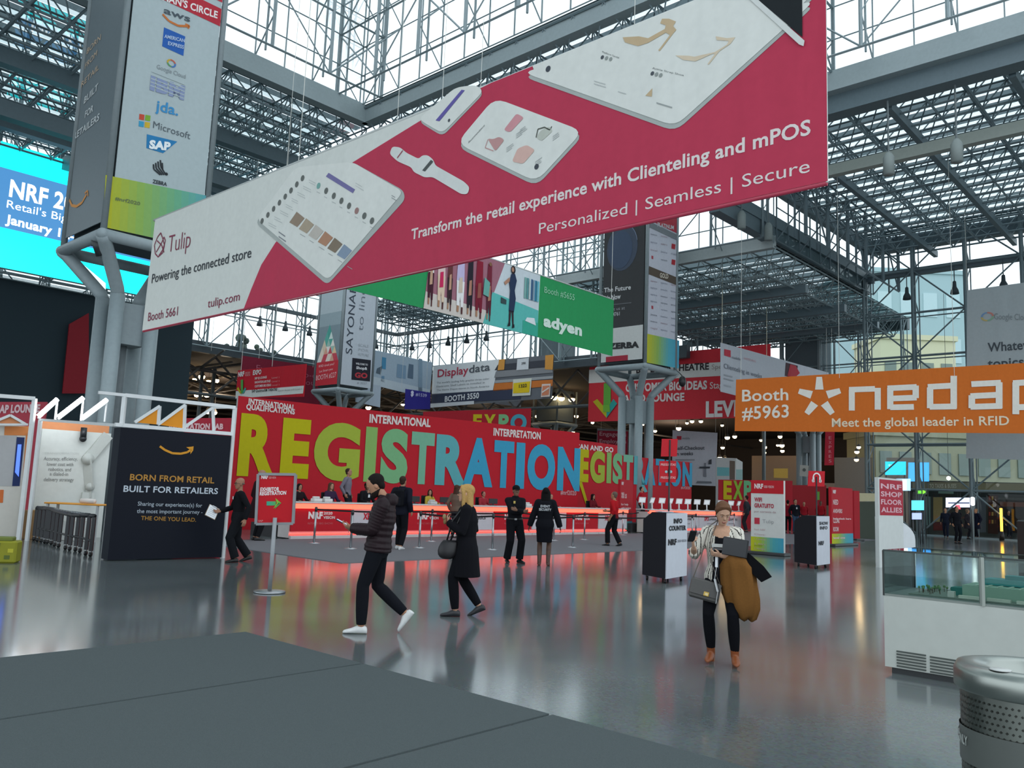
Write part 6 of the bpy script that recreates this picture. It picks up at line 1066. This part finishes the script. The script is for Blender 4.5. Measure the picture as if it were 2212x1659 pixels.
m=MB(); m.rings([((-.12,.24,.74),.01,.02),((-.12,.24,.745),.04,.06),((-.12,.24,.765),.06,.095),((-.12,.24,.8),.072,.12),((-.12,.235,.85),.07,.13),((-.12,.23,.9),.06,.125),((-.12,.22,.95),.045,.11),((-.12,.21,.99),.025,.085)],'1d1b1e','leather',n=18); m.path([(-.12,.2,.98),(-.17,.12,1.2),(-.17,.02,1.44)],.012,'1d1b1e','leather'); m.path([(-.12,.25,.98),(-.16,.18,1.25),(-.15,.03,1.45)],.012,'1d1b1e','leather'); held(J,m,'handbag','black round bottomed handbag hanging before the blonde walker','bag')
# ---- bald man with clipboard
p=fl(507,1214); J=person('bald person in black shirt with white badge walking beside the navy booth wall',(p.x,p.y),heading(-118),1.76,hip=.91,near=True,feet={'L':(-.12,.02,0,0,5),'R':(.12,-.28,.03,15,-5)},hands={'R':{'w':(.16,.34,1.02),'d':(.05,1,-.1),'n':(-.8,.1,.6),'c':24},'L':{'w':(-.32,-.08,.88)}},head=(8,3,0),hs='bald',hair='6a5a50',skin='9c7058',glasses=True,top='15161a',loose=.016,legs='17191d',lloose=.028,shoe='1a1a1a')
m=MB(); M=Matrix.Rotation(-.95,3,'Y')@Matrix.Rotation(.25,3,'X')@Matrix.Rotation(1.2,3,'Z'); c=V((.16,.5,1.0)); m.box(c,(.23,.31,.006),'8d7a60','satin',M=M); m.box(c+M@V((0,0,.006)),(.21,.29,.004),'e6e9ec','print',M=M); m.box(c+M@V((0,-.14,.012)),(.09,.025,.012),'b0b3b6','steel',M=M)
for i in range(5): m.box(c+M@V((0,-.08+i*.045,.0085)),(.16,.006,.001),'8d9296','print',M=M)
held(J,m,'clipboard','white paper clipboard held by the bald walker','clipboard')
m=MB(); m.box((-.09,.155,1.31),(.085,.006,.06),'e6e8ea','print'); m.build('name_badge',J['jk']); m=MB(); m.box((.1,.15,1.33),(.04,.006,.025),'b03a3a','print'); m.build('shirt_logo',J['jk'])
# ---- man behind the sign stand
p=fl(552,1168); person('bald person in long dark maroon coat half hidden behind the exhibitor sign',(p.x,p.y),heading(50),2.02,lean=2,hs='bald',hair='8a7868',skin='a57a64',top='2c1a1e',coat=.55,loose=.04,hem=-.12,legs='17181c',hands={'L':{'w':(-.25,.2,1.1)}})
# ---- staff and visitors at the counters
PF=MB(); 
for a,c in ((0,17.4),(19.4,28.4)): 
    q=[DL(a,1.0),DL(c,1.0),DL(c,2.2),DL(a,2.2)]; PF.add([V((v_.x,v_.y,0)) for v_ in q]+[V((v_.x,v_.y,.4)) for v_ in q],[(0,1,2,3),(4,5,6,7),(0,1,5,4),(1,2,6,5),(2,3,7,6),(3,0,4,7)],'4a4a4c','carpet')
struct(PF.build('floor_platform'))
def behind(x,off=1.45,z=.4): q=linept(x,off); return (q.x,q.y,z)
SEAT=dict(hip=.55,seated=True,feet={'L':(-.1,.4,.0,0,0),'R':(.1,.4,.0,0,0)})
def chair(x,label):
    q=behind(x); t=thing('office_chair',label,'chair',q,math.pi/2-HU+math.pi,'staff chairs behind the counters'); m=MB(); m.box((0,0,.47),(.44,.42,.07),'2a2a2c','fabric',bev=.02); m.build('seat',t); m=MB(); m.box((0,-.22,.78),(.42,.05,.45),'2a2a2c','fabric',bev=.02); m.build('backrest',t); m=MB(); m.tube((0,0,.06),(0,0,.44),.03,'55585a','steel'); m.build('column',t); m=MB()
    for i in range(5): a=i*2*math.pi/5; m.bar((0,0,.07),(.28*math.cos(a),.28*math.sin(a),.03),.04,.03,'2a2a2c','satin')
    m.bar((0,-.2,.47),(0,-.23,.7),.05,.02,'2a2a2c','satin'); m.build('base',t)
YW=math.pi/2-HU+math.pi  # facing the visitors
def seat(x,label,H=1.7,**k): 
    q=behind(x); kk=dict(SEAT); kk.update(k); kk['hands']={'L':{'w':(-.2,.34,.72),'d':(.2,1,0),'n':(0,0,-1)},'R':{'w':(.2,.34,.72),'d':(-.2,1,0),'n':(0,0,-1)}}; chair(x,'black office chair under the '+label.split(',')[0][7:47].strip()); return person(label,q,YW,H,**kk)
seat(644,'person with dark hair in black seated low, leftmost behind the counters',1.62,sex='f',hair='1c1416',hs='bob',top='251a1e',loose=.016,skin='a57a60')
seat(712,'person in purple top seated next to the standing grey shirt',1.72,sex='f',hair='5a4034',hs='long',top='3a2a44',loose=.016,skin='b98a70')
person('person in grey button shirt standing behind the counter under the letter G',behind(748,1.6),YW+.6,1.85,skin='a87862',hair='3a2a24',top='77727e',loose=.016,legs='22242a')
seat(790,'person in black with white badge seated behind the puffer jacket walker',1.78,skin='5c4236',hair='1a1416',top='1a1a1e',badge='888888',loose=.016)
seat(927,'person with brown hair in yellow top seated left of the blonde walker',1.6,sex='f',hair='3a241c',hs='long',top='b8a040',loose=.016,skin='b98a70',head=(-40,0,0))
seat(1043,'person in pale red top seated just right of the blonde walker',1.6,skin='b07a68',hair='4a3028',top='a3323c',loose=.016)
seat(1189,'person with short hair seated behind the long haired guard',1.6,skin='b58a70',hair='5a4034',top='8a2a34',loose=.016)
seat(1280,'person with long black hair in red seated below the letter E',1.7,sex='f',hair='1a1214',hs='verylong',top='6a1a24',loose=.016,skin='a87862')
person('person in red shirt standing behind the tablets at right counter',behind(1385,1.7),YW+.3,1.8,skin='b58a70',hair='2a2020',top='a81c28',loose=.016,legs='1c1c20')
p=fl(862,1187); J=person('person in navy coat with black backpack facing the counters, behind the puffer walker',(p.x,p.y),heading(20),1.98,hip=.93,skin='b08468',hair='3a2c24',top='1b1d28',loose=.03,hem=-.12,legs='14151a',shoe='d8d8d8',feet={'L':(-.12,.12,0,0,0),'R':(.1,-.12,0,0,0)},collar=1)
m=MB(); m.box((.02,-.24,1.38),(.3,.16,.46),'14151a','fabric',bev=.05); m.box((.02,-.33,1.28),(.22,.05,.22),'181a20','fabric',bev=.02)
for s in (-1,1): m.path([(s*.12,-.17,1.55),(s*.14,-.02,1.66),(s*.14,.15,1.5),(s*.16,.08,1.25),(s*.14,-.16,1.18)],.018,'14151a','fabric')
held(J,m,'backpack','black backpack worn by the navy coated visitor','bag')
p=linept(985,-.7); person('person with brown hair and tan jacket at the counter behind the blonde walker',(p.x,p.y),heading(30),1.84,sex='f',hair='4a342a',hs='long',skin='b58a72',top='6b5a4e',loose=.028,legs='1a1a24',hands={'R':{'w':(.1,.35,1.2),'d':(0,1,.3)}})
# ---- guards
p=fl(1108,1216); J=person('person in black uniform and cap standing with folded arms before the counters',(p.x,p.y),heading(155),1.83,hip=.93,near=True,skin='7d5a48',hair='16130f',cap='14151a',top='16171c',loose=.018,hem=-.12,legs='121318',lloose=.028,shoe='101012',hands={'R':{'w':(-.1,.26,1.2),'d':(-1,.2,.3),'n':(0,-1,0),'c':30,'e':(.7,.1,-1)},'L':{'w':(.1,.3,1.24),'d':(1,.1,.3),'n':(0,-1,0),'c':30,'e':(-.7,.1,-1)}},feet={'L':(-.14,.05,0,0,14),'R':(.14,-.05,0,0,-14)},collar=1,head=(-10,4,0))
m=MB(); m.box((.1,.165,1.42),(.05,.006,.06),'c9b060','print'); m.build('badge',J['jk']); m=MB(); m.rings([((0,0,1.0),.2,.155),((0,0,1.05),.2,.155)],'0c0c0e','leather',n=20); m.box((.05,.16,1.025),(.06,.02,.04),'c9ccd0','steel'); m.build('belt',J['t'])
p=fl(1174,1222); J=person('person with long black hair in lettered black jacket and tall brown boots seen from behind',(p.x,p.y),heading(4),1.8,sex='f',near=True,skin='5a4032',hair='0f0d0f',hs='verylong',top='14151b',loose=.045,hem=-.12,legs='101118',skirt=.52,boots='4a2c20',shoe='4a2c20',hands={'L':{'w':(-.36,.05,.88)},'R':{'w':(.36,.05,.86)}},feet={'L':(-.1,0,0,0,4),'R':(.1,0,0,0,-4)},collar=1)
m=MB(); 
for s,z in (('EVENT',1.335),('SECURITY',1.26)):
    vs,fs,_=glyphs(s,.04); wd=.17 if s=='EVENT' else .22; m.add([((-.5+x)*wd*1.3,-.2-.0*abs(x-.5),z+y*.055) for x,y in vs],fs,'b9bcc0','print')
m.build('back_lettering',J['jk'],label='pale letters on the jacket back')
# ---- red shirt walker
p=fl(1325,1180); J=person('person in red shirt and black trousers walking left of the info kiosk',(p.x,p.y),heading(-60),1.82,skin='b08060',hair='6a5a50',top='b01a22',loose=.02,sleeve=.75,legs='15151a',lloose=.026,feet={'L':(-.12,.16,0,0,4),'R':(.12,-.18,.02,14,-4)},hands={'R':{'w':(.1,.3,1.15)}})
# ---- woman in the striped jacket
p=fl(1558,1431); kW=1.66/1.75
def stripes(c,cols):
    x=c[:,0]; y=c[:,1]; z=c[:,2]; a=np.arctan2(x,y+.02)
    m=((a*11)%2.2<.5)&(np.abs(x)<.19); m2=(np.abs(x)>=.19)&((x*52+y*20)%2.4<.45); cols[m|m2,:3]=lin('3a3634'); front=(y>.02)&(np.abs(x)<.062+(1.25-z)*.06)&(z<1.45); cols[front,:3]=lin('17171b')
    skinv=(y>.0)&(np.abs(x)<.085)&(z>1.265+.28*np.abs(x)); cols[skinv,:3]=lin('c39a80')
J=person('person in white striped jacket and black trousers looking down at a phone',(p.x,p.y),heading(-158),1.66,hip=.925,near=True,sex='f',skin='c39a80',hair='6b4c38',hs='pony',top='d9d4c8',loose=.026,sleeve=.8,hem=-.12,legs='101116',lloose=.008,boots='8a4a24',shoe='8a4a24',shoeh=.05,bare=stripes,head=(22,26,.02),lean=-2,twist=0,
    feet={'R':(.1,.02,.035,6,-4),'L':(-.15,.1,.035,6,12)},hands={'R':{'w':(.25,.26,1.16),'d':(.1,.5,1),'n':(-.8,-.3,.2),'c':34,'e':(.5,-.5,-1)},'L':{'w':(-.02,.27,1.1),'d':(1,.45,.15),'n':(0,-.6,.6),'c':40,'e':(-.8,-.1,-1)}})
m=MB(); M=Matrix.Rotation(.5,3,'Z')@Matrix.Rotation(.9,3,'X'); c=V((.25,.36,1.28)); m.box(c,(.072,.15,.01),'17181c','gloss',M=M,bev=.004); m.box(c+M@V((0,0,.006)),(.062,.135,.003),'c06a60','screen',M=M); held(J,m,'phone','phone in the raised hand of the striped jacket person','phone')
m=MB(); M=Matrix.Rotation(-.12,3,'Y'); c=V((-.17,.3,1.19)); m.box(c,(.25,.02,.18),'17181c','satin',M=M,bev=.006); m.box(c+M@V((.005,.012,0)),(.235,.002,.165),'1e2126','gloss',M=M); held(J,m,'tablet_case','black tablet case carried at the chest by the striped jacket person','tablet')
# lanyard ribbon
m=MB(); pts=[(.02,.25,1.1),(.015,.29,.98),(.035,.27,.86),(.0,.29,.74),(.02,.27,.62)]
for a,c in zip(pts,pts[1:]): m.bar(a,c,.028,.004,'e2e4e6','print')
for a,c in zip(pts,pts[1:]): a2,c2=V(a)+V((-.02,.008,-.01)),V(c)+V((-.02,.008,-.01)); m.bar(a2,c2,.01,.004,'2a2c30','print')
held(J,m,'lanyard','white and black lanyard ribbons dangling from the striped jacket person\'s hand','lanyard')
# handbag
m=MB(); M=Matrix.Rotation(.25,3,'Z')@Matrix.Rotation(-.22,3,'Y'); c=V((.14,.24,.74)); m.box(c,(.3,.09,.2),'4f4d4b','leather',M=M,bev=.02); m.box(c+M@V((0,.05,.02)),(.3,.012,.15),'565452','leather',M=M,bev=.005); m.box(c+M@V((-.02,.06,-.03)),(.055,.01,.045),'c9a95c','steel',M=M,bev=.004); m.box(c+M@V((-.02,.066,-.03)),(.03,.006,.022),'e2d0a0','steel',M=M); m.path([c+M@V((.14,0,.09)),(.2,.13,1.05),(.12,.1,1.38),(.03,-.02,1.46)],.006,'6a625a','leather'); m.path([c+M@V((-.14,0,.09)),(.08,.17,1.0),(.1,.13,1.25),(.04,.0,1.45)],.005,'6a625a','leather'); held(J,m,'handbag','grey crossbody handbag with gold clasp on the striped jacket person','bag')
# camel coat draped over the forearm, black coat on top
def drape(spine,wd,dp,name,label,col):
    m=MB(); vs=[]; n=22
    for i,(c,w_,d_,ph) in enumerate(spine):
        for jx in range(n):
            a=2*math.pi*jx/n; fold=1+(.13*math.sin(a*3+ph*1.5)+.13*math.sin(a*7-ph))*min(1,i/2); m_=V((math.cos(a)*w_*fold,math.sin(a)*d_*fold,.02*math.sin(a*3+ph))); vs.append(V(c)+m_)
    k=len(spine); m.add(vs,[(i*n+j,i*n+(j+1)%n,(i+1)*n+(j+1)%n,(i+1)*n+j) for i in range(k-1) for j in range(n)]+[tuple(range(n))[::-1],tuple(range((k-1)*n,k*n))],col,'fabric',True); return held(J,m,name,label,'coat')
drape([((-.16,.2,1.1),.05,.08,0),((-.18,.2,1.06),.12,.11,.3),((-.2,.19,.98),.16,.11,.6),((-.21,.18,.84),.17,.1,.9),((-.22,.17,.7),.18,.1,1.3),((-.235,.16,.6),.16,.09,1.6),((-.26,.15,.5),.1,.06,1.8),((-.27,.14,.47),.05,.03,1.9)],0,0,'coat','camel brown coat draped over the forearm of the striped jacket person','80572c')
m=MB(); m.hull([(-.2+x,.27+y,z) for x,y,z in ((0,0,1.16),(-.1,0,1.14),(-.24,-.02,1.02),(-.32,-.03,.92),(-.22,-.02,.86),(-.1,0,.97),(.02,0,1.08))]+[(-.2+x,.19+y,z) for x,y,z in ((0,0,1.15),(-.1,0,1.13),(-.24,0,1.01),(-.31,0,.92),(-.22,0,.87),(-.1,0,.98),(.02,0,1.08))],'101114','fabric'); held(J,m,'folded_jacket','black folded jacket lying over the camel coat','jacket')
m=MB(); m.box((.0,.155,1.19),(.17,.004,.035),'c9cbc8','print'); m.box((.0,.155,1.155),(.17,.004,.02),'6a6a6c','print'); m.build('top_print',J['jk'],label='pale printed lines on the black top')
# ---- crowd at the right
def stand(px,py,label,hd,H,top,legs,**k):
    p=fl(px,py); return person(label,(p.x,p.y),heading(hd),H,top=top,legs=legs,**k)
stand(1612,1150,'person in dark grey standing at the right end of the tablet counter',-60,2.0,'2e3238','25272c',skin='a57a64',hair='2a2220')
stand(1702,1151,'person in crimson top with dark trousers, leftmost of the crowd by the white totem',20,1.85,'8a1c2c','191a1e',hair='1a1416')
stand(1718,1152,'person in black jacket and blue jeans with white badge in the crowd',170,1.9,'1a1c24','3a5068',badge=True,hair='2a2220')
stand(1737,1142,'person in red vest behind the blue jeans in the crowd',190,1.8,'a0202c','2a2c34',hair='6a5a4a')
stand(1755,1136,'person in white shirt beside the headphone pole in the crowd',160,1.85,'b9b4ae','24262c',hair='2a2220')
stand(1773,1144,'person in red shirt right under the headphone sign',200,1.9,'a01c26','2a2a30',skin='6a4a3c',hair='15110f')
stand(2044,1163,'person in dark jacket walking, leftmost of the far right group',-140,1.75,'1c2230','1a2030',feet={'L':(-.12,.2,0,0,0),'R':(.12,-.25,.03,20,0)})
stand(2068,1174,'person in black with feet nearest the camera in the far right group',170,1.85,'15171d','14161c')
stand(2091,1164,'person with grey brown hair and dark coat in the far right group, third from left',120,1.75,'2c2a30','181a20',hair='7a6a58',sex='f',hs='bob',coat=.6,loose=.03)
stand(2110,1163,'person in long navy coat, rightmost of the far right group of four',-100,1.8,'141a2c','12151e',hair='8a6a4a',coat=.55,loose=.035)
stand(2180,1163,'person in dark clothes alone before the dark shop at right edge',170,1.75,'1a1c22','1e222c')
